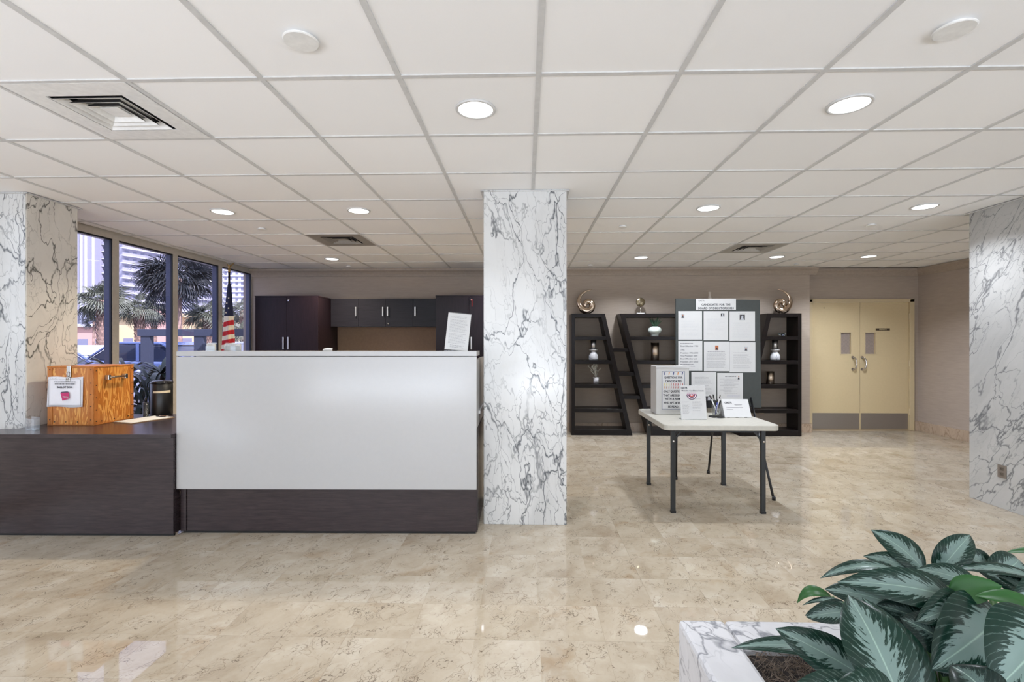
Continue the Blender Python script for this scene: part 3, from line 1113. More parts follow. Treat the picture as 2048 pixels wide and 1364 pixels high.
slant(lines(24, -.066, .070, -.0026, .262, .055, 3).build('print', M_INK, ss))
slant(lines(3, -.050, .056, -.0026, .040, .025, 4).build('print', M_BLACKINK, ss))
box('holder_foot', M_ACRYL, -.088, .088, .0, .085, 0, .003, ss)
for k, (x, w_, where) in enumerate(((-2.352, .034, 'near the left end of the counter, left of the flag'), (-2.188, .062, 'near the left end of the counter, below the flag'))):
    ch = empty('card_holder', desk_pt(x, 3.62, 1.3265), RZ)
    tag(ch, 'clear acrylic card holder ' + where, 'card holder', 'acrylic card holders on the counter')
    box('front_wall', M_ACRYL, -w_, w_, -.014, -.011, 0, .036, ch)
    box('back_wall', M_ACRYL, -w_, w_, .011, .014, 0, .062, ch)
    box('floor_plate', M_ACRYL, -w_, w_, -.0108, .0108, 0, .003, ch)
    cs = box('cards', M_PAPER, -w_ + .004, w_ - .004, -.009, .006, .0035, .056, ch)
    lines(5, -w_ + .012, w_ - .014, -.0093, .050, .030, 5 + k).build('print', M_INK, cs)
st = empty('stapler', desk_pt(-1.475, 3.62, 1.3265), RZ + .1)
tag(st, 'tiny white and chrome stapler on the middle of the counter ledge', 'stapler')
box('base', M_BRUSHED, -.035, .035, -.012, .012, 0, .005, st, .001)
MB().prism([(-.035, .006), (.032, .006), (.034, .020), (.0, .024), (-.03, .016)], -.010, .010, 'y').build('arm', M_WHITE, st, bevel=.002)

# ================================================================ WALL CABINETS BEHIND THE DESK
def handle_bar(x, y, z0, z1, parent, name='handle'):
    m = MB().box(x - .010, x + .010, y - .026, y - .018, z0, z1)
    m.box(x - .005, x + .005, y - .018, y, z0 + .012, z0 + .024).box(x - .005, x + .005, y - .018, y, z1 - .024, z1 - .012)
    return m.build(name, M_BRUSHED, parent, bevel=.002)


def tall_cabinet(x0, x1, split, y, label, bright):
    c = empty('tall_cabinet', ((x0 + x1) / 2, y, 0))
    tag(c, label, 'cabinet', 'tall dark cabinets behind the desk')
    cx = (x0 + x1) / 2
    a, b = x0 - cx, x1 - cx
    dep = Y_B - .024 - y
    m = MB().box(a, a + .02, .021, dep, 0, 2.045).box(b - .02, b, .021, dep, 0, 2.045).box(a + .02, b - .02, dep - .02, dep, 0, 2.045).box(a + .02, b - .02, .021, dep - .02, 0, .08)
    m.build('carcass', M_CABINET, c)
    box('top_board', M_CABINET, a - .004, b + .004, .0, dep, 2.0455, 2.064, c, .001)
    s = split - cx
    for (p, q, hx) in ((a + .002, s - .0015, s - .035), (s + .0015, b - .002, s + .035)):
        dr = box('door', M_CABINET, p, q, .0, .02, .06, 2.044, c, .001)
        handle_bar(hx, .0, 1.29, 1.47, dr)
    lk = MB().tube([(s + .035, .0, 2.0), (s + .035, -.012, 2.0)], .012, 12).build('lock', M_CHROME, c, True)
    MB().box(s + .032, s + .048, -.024, -.012, 1.985, 2.0).build('key', bright, lk)
    return c


M_RED = plain('red_plastic', srgb(190, 50, 46), .5)
tall_cabinet(-3.894, -2.972, -3.437, 6.90, 'tall dark cabinet by the window with keys in its lock', M_CHROME)
rcab = tall_cabinet(-1.276, -.35, -.80, 6.90, 'tall dark cabinet partly hidden behind the center marble column', M_RED)
MB().box(.055, .062, -.03, -.028, 1.90, 1.985).build('key_ribbon', M_RED, rcab)
ov = empty('overhead_cabinet', (-2.118, 7.325, 0))
tag(ov, 'wall-hung charcoal cabinet with four doors between the tall cabinets', 'cabinet')
box('carcass', M_CABINET_G, -.846, .834, .021, .29, 1.64, 2.05, ov)
xs = [-2.962, -2.535, -2.121, -1.701, -1.282]
for k in range(4):
    a, b = xs[k] + 2.118 + .0015, xs[k + 1] + 2.118 - .0015
    dr = box('door', M_CABINET_G, a, b, 0, .02, 1.632, 2.056, ov, .001)
    hx = b - .035 if k in (0, 1) else a + .035
    handle_bar(hx, 0, 1.79, 1.93, dr)
    if k == 2:
        MB().tube([(a + .04, 0, 1.675), (a + .04, -.012, 1.675)], .011, 12).build('lock', M_CHROME, dr, True)
bp = box('back_panel', plain('tan_tackboard', srgb(142, 120, 102), .85), -2.97, -1.28, Y_B - .02, Y_B - .001, .75, 1.63)
tag(bp, 'tan tackboard panel on the wall below the charcoal overhead cabinet', 'panel')
# ================================================================ FLAG
fl = empty('flag', (-4.086, 6.60, 0))
tag(fl, 'striped flag hanging furled on a pole by the last window', 'flag')
MB().lathe([(.0001, 0), (.13, 0), (.13, .02), (.05, .045), (.03, .08), (.0001, .082)], n=28).build('base', M_BRONZE, fl, True)
MB().tube([(0, 0, .08), (0, 0, 2.36)], .0135, 12).build('pole', plain('dark_bronze_pole', srgb(66, 62, 54), .35, .6), fl, True)
fin = MB().lathe([(.0001, 2.36), (.020, 2.36), (.014, 2.38), (.022, 2.395), (.010, 2.41), (.0001, 2.412)], n=16).build('finial', plain('antique_gold', srgb(170, 140, 90), .35, .8), fl, True)
eg = MB()
eg.tube([(0, 0, 2.41), (0, -.004, 2.44), (.004, -.012, 2.462)], [.010, .014, .007], 10)
eg.prism([(-.005, 2.43), (.012, 2.425), (.062, 2.475), (.070, 2.488), (.040, 2.478)], -.004, .004, 'y')
eg.prism([(.005, 2.43), (-.012, 2.425), (-.028, 2.468), (-.036, 2.482), (-.015, 2.47)], -.004, .004, 'y')
eg.build('eagle_wings', plain('antique_gold', (0, 0, 0, 1)), fin, False)


def flag_piece(z_top, z_bot, seg_name, mat, tilt0=0.0, tilt1=0.0, parent=None):
    """one band of the gathered cloth: a pleated sheath round the pole"""
    mb = MB()
    n, m = 40, 8
    for i in range(m + 1):
        for k in range(n):
            a = 2 * PI * k / n
            f = i / m
            ph_ = math.cos(a)
            z = z_top + (z_bot - z_top) * f + (tilt0 + (tilt1 - tilt0) * f) * ph_
            t = (2.20 - z) / .95
            r = .022 + .063 * max(0, min(1.3, t)) ** .8
            r *= 1 + .17 * math.cos(5 * a + .6) * min(1, t * 1.6 + .2)
            mb.v.append((r * math.cos(a) - .012 * t + .004, .62 * r * math.sin(a), z))
    for i in range(m):
        for k in range(n):
            mb.f.append((i * n + k, i * n + (k + 1) % n, (i + 1) * n + (k + 1) % n, (i + 1) * n + k))
    return mb.build(seg_name, mat, parent or fl, True)


M_NAVY = plain('navy_cloth', srgb(28, 32, 58), .85)
M_FRED = plain('red_cloth', srgb(186, 34, 40), .85)
M_FWHITE = plain('cream_cloth', srgb(226, 214, 190), .85)
canton = flag_piece(2.20, 1.755, 'blue_canton', M_NAVY, 0, .0)
zz = [1.755, 1.685, 1.618, 1.553, 1.490, 1.43, 1.37, 1.31, 1.25, 1.19, 1.13]
for k in range(10):
    flag_piece(zz[k], zz[k + 1], 'stripe', M_FRED if k % 2 else M_FWHITE, 0 if k == 0 else .016, .016)


def star(cx, y, cz, r):
    p = []
    for k in range(10):
        rr = r if k % 2 == 0 else r * .42
        a = PI / 2 + k * PI / 5
        p.append((cx + rr * math.cos(a), cz + rr * math.sin(a)))
    return MB().prism(p[::-1], y - .002, y, 'y')


for sx, sz in ((-.012, 1.80), (.020, 1.86), (-.008, 1.93), (.014, 2.0)):
    star(sx, -.052 + (sz - 1.8) * .085, sz, .014).build('star', M_FWHITE, canton)

# ================================================================ BOOKCASES
BY0, BY1, BH = 7.30, 7.615, 1.822


def xl(z):
    return 1.194 + (BH - z) / BH * .408


def xc(z):
    return 1.417 + (BH - z) / BH * .445


def bookcase(mirror, label):
    ox = 1.54
    mx = (lambda x: x - ox) if not mirror else (lambda x: -(x - ox))
    root = empty('tapered_bookcase', (ox if not mirror else 4.783 - ox, BY0, 0))
    tag(root, label, 'bookcase', 'tapered bookcases along the back wall')
    D = BY1 - BY0

    def poly(name, pts, y0=0.0, y1=D):
        p = [(mx(x), z) for x, z in pts]
        if mirror:
            p = p[::-1]
        return MB().prism(p, y0, y1, 'y').build(name, M_SHELF, root, bevel=.0015, seg=1)
    t = .052
    s = .066
    zs = (1.453, 1.095, .735, .370)
    h = .026
    # outer tapered half
    poly('side_panel', [(.694, 0), (.694 + t, 0), (.694 + t, BH), (.694, BH)])
    poly('slanted_panel', [(xl(0) - s, 0), (xl(0), 0), (xl(BH), BH), (xl(BH) - s, BH)])
    poly('top_board', [(.694 + t, BH - t), (xl(BH - t) - s, BH - t), (xl(BH) - s, BH), (.694 + t, BH)], .0005)
    poly('bottom_board', [(.694 + t, .0), (xl(0) - s, .0), (xl(.09) - s, .09), (.694 + t, .09)], .0005)
    for z in zs:
        poly('shelf', [(.694 + t, z - h), (xl(z - h) - s, z - h), (xl(z + h) - s, z + h), (.694 + t, z + h)], .002)
    # inner half, wider at the top
    xr = 2.388
    poly('slanted_panel', [(xc(0), 0), (xc(0) + s, 0), (xc(BH) + s, BH), (xc(BH), BH)])
    poly('side_panel', [(xr - t, 0), (xr, 0), (xr, BH), (xr - t, BH)])
    poly('top_board', [(xc(BH - t) + s, BH - t), (xr - t, BH - t), (xr - t, BH), (xc(BH) + s, BH)], .0005)
    poly('bottom_board', [(xc(0) + s, 0), (xr - t, 0), (xr - t, .09), (xc(.09) + s, .09)], .0005)
    for z in zs:
        poly('shelf', [(xc(z - h) + s, z - h), (xr - t, z - h), (xr - t, z + h), (xc(z + h) + s, z + h)], .002)
    # three stepped ledges that tie the halves together
    for z in (1.277, .918, .567):
        poly('connecting_ledge', [(xl(z - h), z - h), (xc(z - h), z - h), (xc(z + h), z + h), (xl(z + h), z + h)], .03)
    return root


bookcase(False, 'dark slanted-side bookcase nearer the center column')
bookcase(True, 'dark slanted-side bookcase nearer the cream double door, partly behind the notice board')


def swirl(x, y, z, flip, label):
    r = empty('swirl_sculpture', (x, y, z))
    tag(r, label, 'sculpture', 'swirl sculptures on the bookcases')
    pts, rad = [], []
    n = 64
    for k in range(n + 1):
        t = k / n
        a = math.radians(74 + 500 * t)
        if t < .24:
            rr = .250 + (.146 - .250) * (t / .24) ** .8
        else:
            rr = .146 + (.058 - .146) * ((t - .24) / .76) ** .95
        w = .003 + .047 * min(1, t / .30) ** .9 if t < .42 else .050 - .014 * ((t - .42) / .58)
        pts.append(((-1 if flip else 1) * (rr - w * .8) * math.cos(a), -.020 * max(0, t - .55), .152 + (rr - w * .8) * math.sin(a)))
        rad.append(w)
    zmin = min(p[2] - w for p, w in zip(pts, rad))
    pts = [(p[0], p[1], p[2] - zmin) for p in pts]
    MB().tube(pts, rad, 18, .75).build('spiral', M_BRONZE, r, True)
    MB().lathe([(.0001, 0), (.045, 0), (.045, .006), (.0001, .008)], n=20).build('foot', M_BLACK, r, True)
    return r


swirl(.955, 7.45, BH + .001, False, 'champagne metal swirl sculpture on the bookcase next to the center column')
swirl(3.868, 7.45, BH + .001, True, 'champagne metal swirl sculpture on the bookcase next to the double door')

ds = empty('disc_sculpture', (1.756, 7.45, BH + .001))
tag(ds, 'small dark disc sculpture on a thin stand on top of the left bookcase', 'sculpture')
box('base', M_WHITE, -.058, .058, -.03, .03, 0, .018, ds, .002)
MB().tube([(0, 0, .018), (0, 0, .12)], .005, 8).build('stem', M_CHROME, ds, True)
dm = MB().tube([(0, -.012, .18), (0, -.008, .18), (0, .008, .18), (0, .012, .18)], [.062, .068, .068, .062], 28)
disc = dm.build('disc', plain('tarnished_bronze', srgb(128, 116, 92), .25, .9), ds, True)
MB().tube([(-.004 + .02 * math.cos(a), -.014, .205 + .026 * math.sin(a)) for a in [2.6 + .35 * k for k in range(9)]], .005, 8).build('crescent', M_CHROME, disc, True)

wv = empty('white_vase', (2.800, 7.45, BH + .001))
tag(wv, 'slim-necked white vase on the bookcase top behind the notice board', 'vase')
MB().lathe([(.0001, 0), (.05, 0), (.092, .04), (.098, .09), (.085, .15), (.048, .20), (.024, .24), (.016, .29), (.018, .335), (.013, .335), (.010, .29), (.0001, .28)], n=32).build('body', plain('pale_ceramic', srgb(205, 196, 186), .3), wv, True)


def candle_holder(x, z, label):
    c = empty('candle_holder', (x, 7.44, z))
    tag(c, label, 'candle holder', 'marble candle holders on the bookcases')
    MB().lathe([(.0001, 0), (.062, 0), (.070, .012), (.068, .07), (.046, .115), (.034, .13), (.034, .142), (.064, .148), (.066, .166), (.0001, .168)], n=30).build('marble_base', M_MARBLE_P, c, True)
    MB().lathe([(.0001, .1685), (.040, .1685), (.040, .305), (.035, .305), (.034, .20), (.0001, .20)], n=30).build('chrome_cup', plain('satin_chrome', srgb(222, 222, 224), .32, 1.0), c, True)


candle_holder(1.040, 1.1225, 'marble candle holder with chrome cup on the left bookcase, second gap from top')
candle_holder(3.770, 1.1225, 'marble candle holder with chrome cup on the right bookcase, by the double door')

tp = empty('twig_pot', (1.080, 7.44, .7625))
tag(tp, 'small white pot of bare silvery twigs on the left bookcase', 'potted plant')
MB().lathe([(.0001, 0), (.040, 0), (.050, .10), (.044, .10), (.040, .085), (.0001, .085)], n=20).build('pot', M_MARBLE_P, tp, True)
rr = random.Random(5)
for k in range(9):
    a = rr.uniform(0, 2 * PI)
    r_ = rr.uniform(.04, .125)
    tw = MB()
    h = rr.uniform(.20, .31)
    p = [(0, 0, .08), (r_ * .35 * math.cos(a), r_ * .35 * math.sin(a), .08 + (h - .08) * .5), (r_ * math.cos(a), r_ * .7 * math.sin(a), h)]
    tw.tube(p, [.005, .004, .003], 6)
    for q in range(4):
        b = rr.uniform(0, 2 * PI)
        f = .4 + .15 * q
        s0 = Vector(p[1]).lerp(Vector(p[2]), f)
        tw.tube([s0, s0 + Vector((.03 * math.cos(b), .02 * math.sin(b), .03))], [.003, .006], 6)
    tw.build('twig', plain('silvery_twig', srgb(214, 214, 206), .5), tp, True)

sv = empty('succulent_vase', (1.968, 7.44, 1.4805))
tag(sv, 'spiky green succulent in a white mushroom-shaped vase on the left bookcase', 'potted plant')
MB().lathe([(.0001, 0), (.055, 0), (.058, .03), (.062, .045), (.085, .06), (.100, .085), (.096, .12), (.070, .145), (.045, .155), (.038, .15), (.0001, .14)], n=36).build('vase', plain('mint_white_ceramic', srgb(214, 224, 216), .2), sv, True)
for k in range(22):
    a = k * 2.4
    tilt = .15 + .75 * ((k % 7) / 7)
    ln = rr.uniform(.11, .17)
    d = Vector((math.cos(a) * math.sin(tilt), math.sin(a) * math.sin(tilt), math.cos(tilt)))
    p0 = Vector((.018 * math.cos(a), .018 * math.sin(a), .145))
    MB().tube([p0, p0 + d * ln * .45 + Vector((0, 0, .012)), p0 + d * ln], [.006, .0075, .001], 6, .45).build('spike_leaf', plain('succulent_green', srgb(80, 112, 88), .5), sv, True)


def metal_vase(x, z, h, r, label):
    o = MB().lathe([(.0001, 0), (r, 0), (r, h), (r - .005, h), (r - .006, .02), (.0001, .02)], n=36).build('cylinder_vase', plain('satin_champagne_metal', srgb(214, 198, 180), .30, 1.0), smooth=False)
    o.location = (x, 7.44, z)
    for p in o.data.polygons:
        p.use_smooth = abs(p.normal.z) < .5
    tag(o, label, 'vase')


metal_vase(1.972, 1.1225, .265, .060, 'tall champagne metal cylinder vase on the left bookcase, below the succulent')
metal_vase(3.700, .7625, .190, .056, 'short champagne metal cylinder vase on the right bookcase')
cl = empty('crystal_cluster', (3.872, 7.43, 1.4805))
tag(cl, 'small pale crystal cluster on the top shelf of the right bookcase', 'ornament')
for k in range(9):
    a = k * 2.4
    d = Vector((math.cos(a) * .75, math.sin(a) * .5, .35 + .3 * (k % 2)))
    MB().tube([(0, 0, .012), d * .045 + Vector((0, 0, .008)), d * .08], [.012, .014, .001], 6).build('crystal', M_CRYSTAL, cl)
so = empty('wall_socket', (3.662, Y_B - .0005, .31))
tag(so, 'small ivory wall socket seen through the lowest gap of the right bookcase', 'socket')
box('plate', M_DOORFR, -.04, .04, -.006, 0, -.022, .022, so, .002)
for sx in (-.018, .018):
    box('outlet', M_WHITE, sx - .012, sx + .012, -.0085, -.0062, -.014, .014, so)

# brown outlet plate on the right column
op = empty('outlet_plate', (3.9895, 4.172, .3115))
tag(op, 'brown electrical outlet plate on the right marble column near the floor', 'socket')
M_OUT = plain('brown_plate', srgb(128, 118, 108), .45)
box('plate', M_OUT, -.006, 0, -.038, .038, -.054, .054, op, .002)
for z in (-.022, .022):
    f = box('outlet', plain('brown_outlet', srgb(104, 94, 84), .4), -.0085, -.0062, -.016, .016, z - .014, z + .014, op, .001)
    for yy in (-.006, .006):
        box('slot', M_BLACK, -.0095, -.0087, yy - .0012, yy + .0012, z - .005, z + .006, f)

# ================================================================ EASEL, BOARD AND NOTICES
BDY = 4.93
kf = BDY / 4.865          # sizes read at 4.865 m, carried out to where the board stands


def bx(x):
    return x * kf


def bz(z):
    return CAM_H + (z - CAM_H) * kf


ez = empty('easel', (1.92, BDY, 0))
tag(ez, 'thin black metal easel holding the dark notice board behind the card table', 'easel')


def eleg(a, b, name='leg', r=.011):
    o = MB().tube([Vector(a) - Vector((1.92, BDY, 0)), Vector(b) - Vector((1.92, BDY, 0))], [r, r * .9], 10).build(name, M_BLACK, ez, True)
    return o


def foot(p, parent):
    MB().lathe([(.0001, 0), (.016, 0), (.016, .028), (.012, .034), (.0001, .036)], (p[0] - 1.92, p[1] - BDY, 0), 12).build('rubber_foot', M_BLACK, parent, True)


f = (2.19, 4.34, 0.002)
foot(f, eleg(f, (2.262, BDY + .010, .84)))
f = (1.945, 5.215, 0.002)
foot(f, eleg(f, (2.00, BDY + .05, 1.55)))
f = (1.530, 4.970, 0.002)
foot(f, eleg(f, (1.540, BDY + .045, .755)))
eleg((1.540, BDY + .045, .755), (1.99, BDY + .05, 1.55), 'mast')
eleg((2.262, BDY + .045, .84), (2.00, BDY + .05, 1.55), 'mast')
eleg((1.54, BDY + .040, .755), (2.30, BDY + .040, .755), 'ledge_bar')
for x in (1.70, 2.262):
    eleg((x, BDY + .045, .755), (x, BDY - .03, .750), 'support_peg', .008)
bd = MB().prism([(bx(1.495), bz(.752)), (bx(2.335), bz(.745)), (bx(2.318), bz(1.811)), (bx(1.493), bz(1.826))], BDY, BDY + .018, 'y').build('notice_board', M_BOARD, bevel=.002)
tag(bd, 'dark slate notice board on an easel, covered with candidate sheets', 'notice board')
M_SKIN = plain('brown_photo_tone', srgb(150, 96, 66), .7)
M_PHOTO = plain('dark_photo', srgb(44, 40, 44), .6)
M_LPHOTO = plain('grey_photo', srgb(170, 172, 178), .6)


def sheet(q, label, group='sheets on the notice board'):
    x0, x1, z0, z1 = bx(q[0]), bx(q[1]), bz(q[2]), bz(q[3])
    s = empty('paper_sheet', ((x0 + x1) / 2, BDY - .0002, (z0 + z1) / 2))
    tag(s, label, 'paper', group)
    w_, h_ = (x1 - x0) / 2, (z1 - z0) / 2
    p = box('page', M_PAPER, -w_, w_, -.0018, 0, -h_, h_, s)
    p.rotation_euler = (0, 0, 0)
    return s, w_, h_


YP = -.0019


def photo(s, x, z, w_, h_, mat, body):
    ph_ = box('photo', mat, x - w_, x + w_, YP - .0006, YP, z - h_, z + h_, s)
    MB().prism([(x - w_ * .8, z - h_ * .95), (x + w_ * .7, z - h_ * .95), (x + w_ * .35, z - h_ * .1), (x - w_ * .4, z - h_ * .05)], YP - .0011, YP - .0007, 'y').build('figure_body', body, ph_)
    MB().tube([(x, YP - .0007, z + h_ * .3), (x, YP - .0012, z + h_ * .3)], [w_ * .42, w_ * .42], 12).build('figure_head', M_SKIN if body is not M_LPHOTO else M_LPHOTO, ph_)


s, w_, h_ = sheet((1.693, 2.084, 1.713, 1.825), 'wide white heading sheet at the top of the notice board')
text('lettering', 'CANDIDATES FOR THE', .030, (.0, YP, -.006), M_BLACKINK, s, width=.92)
text('lettering', 'BOARD OF DIRECTORS 2024', .030, (.0, YP, -.041), M_BLACKINK, s, width=.92)
text('small_lettering', 'CASTR', .020, (-.145, YP, .036), M_INK, s)
s, w_, h_ = sheet((1.519, 1.752, 1.418, 1.701), 'candidate sheet with a dark photo at its upper left corner, top row left')
photo(s, -.073, .095, .017, .021, M_LPHOTO, M_PHOTO)
lines(14, -.09, .085, YP, .035, -.105, 11).build('print', plain('pale_ink', srgb(176, 178, 182), .8), s)
s, w_, h_ = sheet((1.768, 2.008, 1.412, 1.700), 'candidate sheet with a small photo at its upper right corner, top row middle')
photo(s, .066, .108, .017, .016, M_PHOTO, M_LPHOTO)
lines(15, -.09, .085, YP, .07, -.05, 12).build('print', MATS['pale_ink'], s)
lines(2, -.09, -.02, YP, -.072, -.086, 13).build('print', M_INK, s)
s, w_, h_ = sheet((2.022, 2.270, 1.405, 1.698), 'candidate sheet with a centered dark portrait, top row right')
photo(s, 0, .088, .026, .027, M_PHOTO, M_LPHOTO)
lines(17, -.095, .09, YP, .045, -.115, 14, ragged=.1).build('print', MATS['pale_ink'], s)
lines(1, -.04, .04, YP, .127, .127, 15).build('print', M_INK, s)
s, w_, h_ = sheet((1.519, 1.755, 1.110, 1.405), 'candidate sheet in large grey type without photo, second row left')
for k, tline in enumerate(('Board Member 1986', '1992', 'President 1992-2004', 'Vice President 2004', 'Board Member and', 'President 2011-2020')):
    text('lettering', tline, .021, (-.098, YP, .098 - k * .029 - (.012 if k else 0)), M_INK, s, align='LEFT')
lines(2, -.098, .07, YP, -.085, -.105, 17, t=.006).build('print', M_INK, s)
lines(1, -.098, .05, YP, .126, .126, 18, t=.006).build('print', M_INK, s)
s, w_, h_ = sheet((1.771, 2.018, 1.106, 1.399), 'candidate sheet with a small orange-brown portrait, second row middle')
photo(s, .002, .086, .016, .023, plain('orange_photo', srgb(176, 92, 48), .6), M_PHOTO)
lines(1, -.09, .08, YP, .045, .045, 20, t=.004, ragged=0).build('print', M_INK, s)
lines(20, -.10, .095, YP, .028, -.115, 21, ragged=.1).build('print', M_INK, s)
s, w_, h_ = sheet((2.022, 2.274, 1.095, 1.393), 'candidate sheet with a pale grey portrait, second row right')
photo(s, .035, .085, .017, .020, M_LPHOTO, M_PHOTO)
lines(17, -.09, .095, YP, .045, -.11, 23, ragged=.35).build('print', M_INK, s)
s, w_, h_ = sheet((1.648, 1.892, .796, 1.097), 'candidate sheet with a dark photo near its foot, bottom row left')
lines(1, -.04, .03, YP, .112, .112, 24).build('print', M_INK, s)
lines(14, -.09, .09, YP, .10, -.06, 25, ragged=.3).build('print', M_INK, s)
photo(s, .052, -.120, .035, .030, M_PHOTO, M_LPHOTO)
s, w_, h_ = sheet((1.902, 2.152, .789, 1.088), 'candidate sheet with a tiny black figure at upper right, bottom row right')
lines(1, -.05, .06, YP, .116, .116, 27, t=.004, ragged=0).build('print', M_BLACKINK, s)
lines(19, -.10, .10, YP, .10, -.055, 28, ragged=.45, indent=.035).build('print', M_INK, s)
lines(3, -.03, .105, YP, -.07, -.088, 29, ragged=.05).build('print', plain('blue_ink', srgb(130, 132, 176), .8), s)
photo(s, .085, .108, .014, .021, M_PAPER, M_BLACKINK)

# ================================================================ CARD TABLE
TX0, TX1, TY0, TY1, TZ = 1.112, 2.028, 3.905, 4.850, .732
ct = empty('folding_table', ((TX0 + TX1) / 2, (TY0 + TY1) / 2, 0))
tag(ct, 'square off-white plastic folding table on dark grey steel legs', 'table')
hx, hy = (TX1 - TX0) / 2, (TY1 - TY0) / 2
pl = []
for (sx, sy, a0) in ((1, -1, -PI / 2), (1, 1, 0), (-1, 1, PI / 2), (-1, -1, PI)):
    r_ = .055
    for k in range(7):
        a = a0 + PI / 2 * k / 6
        pl.append((sx * (hx - r_) + r_ * math.cos(a), sy * (hy - r_) + r_ * math.sin(a)))
MB().prism(pl, TZ - .045, TZ, 'z').build('tabletop', M_TABLETOP, ct, bevel=.006)
ap = MB().box(-.34, .34, -hy + .10, -hy + .125, TZ - .075, TZ - .046).box(-.34, .34, hy - .125, hy - .10, TZ - .075, TZ - .046)
ap.build('leg_rail', M_DARKMETAL, ct)
for sx, sy in ((-1, -1), (1, -1), (-1, 1), (1, 1)):
    lx, ly = sx * .362, sy * (hy - .10) + (.0 if sy < 0 else .04)
    lg = MB().bar((lx, ly, .012), (lx, ly, TZ - .046), .036, .030).build('leg', M_DARKMETAL, ct, bevel=.004)
    box('foot_cap', M_BLACK, lx - .02, lx + .02, ly - .017, ly + .017, 0, .02, lg)
    MB().bar((lx + .0, ly - sy * .004, TZ - .15), (lx - sx * .075, ly - sy * .004, TZ - .055), .012, .016).build('brace', M_DARKMETAL, lg)
    MB().tube([(lx, ly - .017, TZ - .145), (lx, ly - .023, TZ - .145)], .009, 10).build('bolt', M_CHROME, lg, True)

# ---- question box
M_WRAP = plain('white_wrapping_paper', srgb(187, 186, 183), .6, var=.03, scale=8, bump=.3)
qb = empty('question_box', (1.3445, 4.47, TZ + .001))
tag(qb, 'tall white paper-wrapped box on the card table lettered with questions for candidates', 'box')
MB().box(-.150, .150, 0, .19, 0, .440).build('carton', M_WRAP, qb, bevel=.006)
fm = MB()
fm.prism([(-.152, .430), (-.05, .432), (.06, .428), (.152, .424), (.153, .438), (.10, .446), (.0, .441), (-.10, .447), (-.152, .444)], -.003, -.0005, 'y')
fm.build('taped_flap', M_PAPER, qb)
q0, q1, r0, r1 = 1.248 - 1.3445, 1.455 - 1.3445, .780 - TZ, 1.127 - TZ
box('poster', M_PAPER, q0, q1, -.0022, -.0006, r0, r1, qb)
bo = MB()
for q in ((q0, q1, r0, r0 + .003), (q0, q1, r1 - .003, r1), (q0, q0 + .003, r0, r1), (q1 - .003, q1, r0, r1)):
    bo.box(q[0], q[1], -.0028, -.0022, q[2], q[3])
bo.build('poster_border', plain('slate_blue_ink', srgb(110, 120, 140), .7), qb)
M_OR = plain('orange_ink', srgb(214, 140, 66), .7)
M_NV = plain('navy_ink', srgb(34, 46, 112), .7)
M_YL = plain('yellow_ink', srgb(222, 206, 90), .7)
M_RD = plain('red_ink', srgb(196, 64, 60), .7)
M_BR = plain('rust_ink', srgb(176, 92, 40), .7)
qc = (q0 + q1) / 2
for k, m in enumerate((M_NV, M_OR, M_NV, M_OR, M_NV)):
    o = text('question_mark', '?', .036, (q0 + .024 + k * .040, -.0025, 1.104 - TZ), m, qb)
    o.data.offset = .0008
    o.scale = (1.35, 1, 1)
QT = [('QUESTIONS FOR', 1.069), ('CANDIDATES', 1.036), ('ONLY QUESTIONS', .943), ('THAT ARE SIGNED', .907), ('WITH A NAME', .874), ('AND APT. # WILL', .838), ('BE READ.', .804)]
for tline, z in QT:
    text('lettering', tline, .0255, (qc, -.0025, z - TZ), M_BLACKINK, qb, width=.86 if len(tline) > 12 else .95)
for row, z, mats in ((0, 1.003, (M_YL, M_YL, M_YL, M_BR, M_RD, M_RD, M_RD, M_RD, M_RD)), (1, .976, (M_OR, M_BR, M_BR, M_RD, M_RD, M_RD, M_RD, M_RD, M_RD))):
    for k, m in enumerate(mats):
        o = text('question_mark', '?', .029, (q0 + .022 + k * .0205, -.0025, z - TZ), m, qb)
        o.data.offset = .0004
        o.scale = (1.2, 1, 1)

# ---- forum leaflet in a leaning holder
lf = empty('leaflet_stand', (1.4375, 4.175, TZ + .001), 0.0)
tag(lf, 'printed forum leaflet with a half-round bunting emblem standing on the card table', 'leaflet')


def lean_o(o, a=-.12):
    o.rotation_euler = (a, -.015, 0)
    return o


lean_o(box('sheet', M_PAPER, -.108, .108, -.0015, 0, .002, .290, lf))
lean_o(box('acrylic_back', M_ACRYL, -.109, .109, .0004, .003, 0, .291, lf))
box('acrylic_foot', M_ACRYL, -.109, .109, .0, .075, 0, .002, lf)
yl = -.0017


def lt_text(body, size, x, z, m, al='CENTER'):
    o = text('lettering', body, size, (0, 0, 0), m, lf, align=al)
    o.rotation_euler = (PI / 2 - .12, 0, 0)
    o.location = (x, yl - .0004 + z * math.sin(.12), z * math.cos(.12))
    return o


lt_text('CASTR', .018, -.075, .268, M_BLACKINK)
lt_text('Meet the Candidates Forum', .0165, -.003, .246, M_INK)
for k, (ro, ri, m) in enumerate(((.044, .037, M_DMAG), (.036, .030, plain('pale_pink_ink', srgb(236, 200, 208), .7)), (.029, .020, M_DMAG), (.019, .012, M_RD))):
    pp = []
    for q in range(19):
        a = PI + PI * q / 18
        pp.append((ro * math.cos(a), ro * math.sin(a)))
    for q in range(18, -1, -1):
        a = PI + PI * q / 18
        pp.append((ri * math.cos(a), ri * math.sin(a)))
    m_ = MB()
    n2 = 19
    vs = [(x - .010, yl - .0006, z + .213) for x, z in pp]
    m_.add(vs, [(q, q + 1, 2 * n2 - 2 - q, 2 * n2 - 1 - q) for q in range(n2 - 1)])
    lean_o(m_.build('bunting_ring', m, lf))
lean_o(lines(2, -.050, .030, yl, .226, .215, 41, t=.005, ragged=0).build('bunting_print', plain('violet_ink', srgb(150, 70, 120), .7), lf))
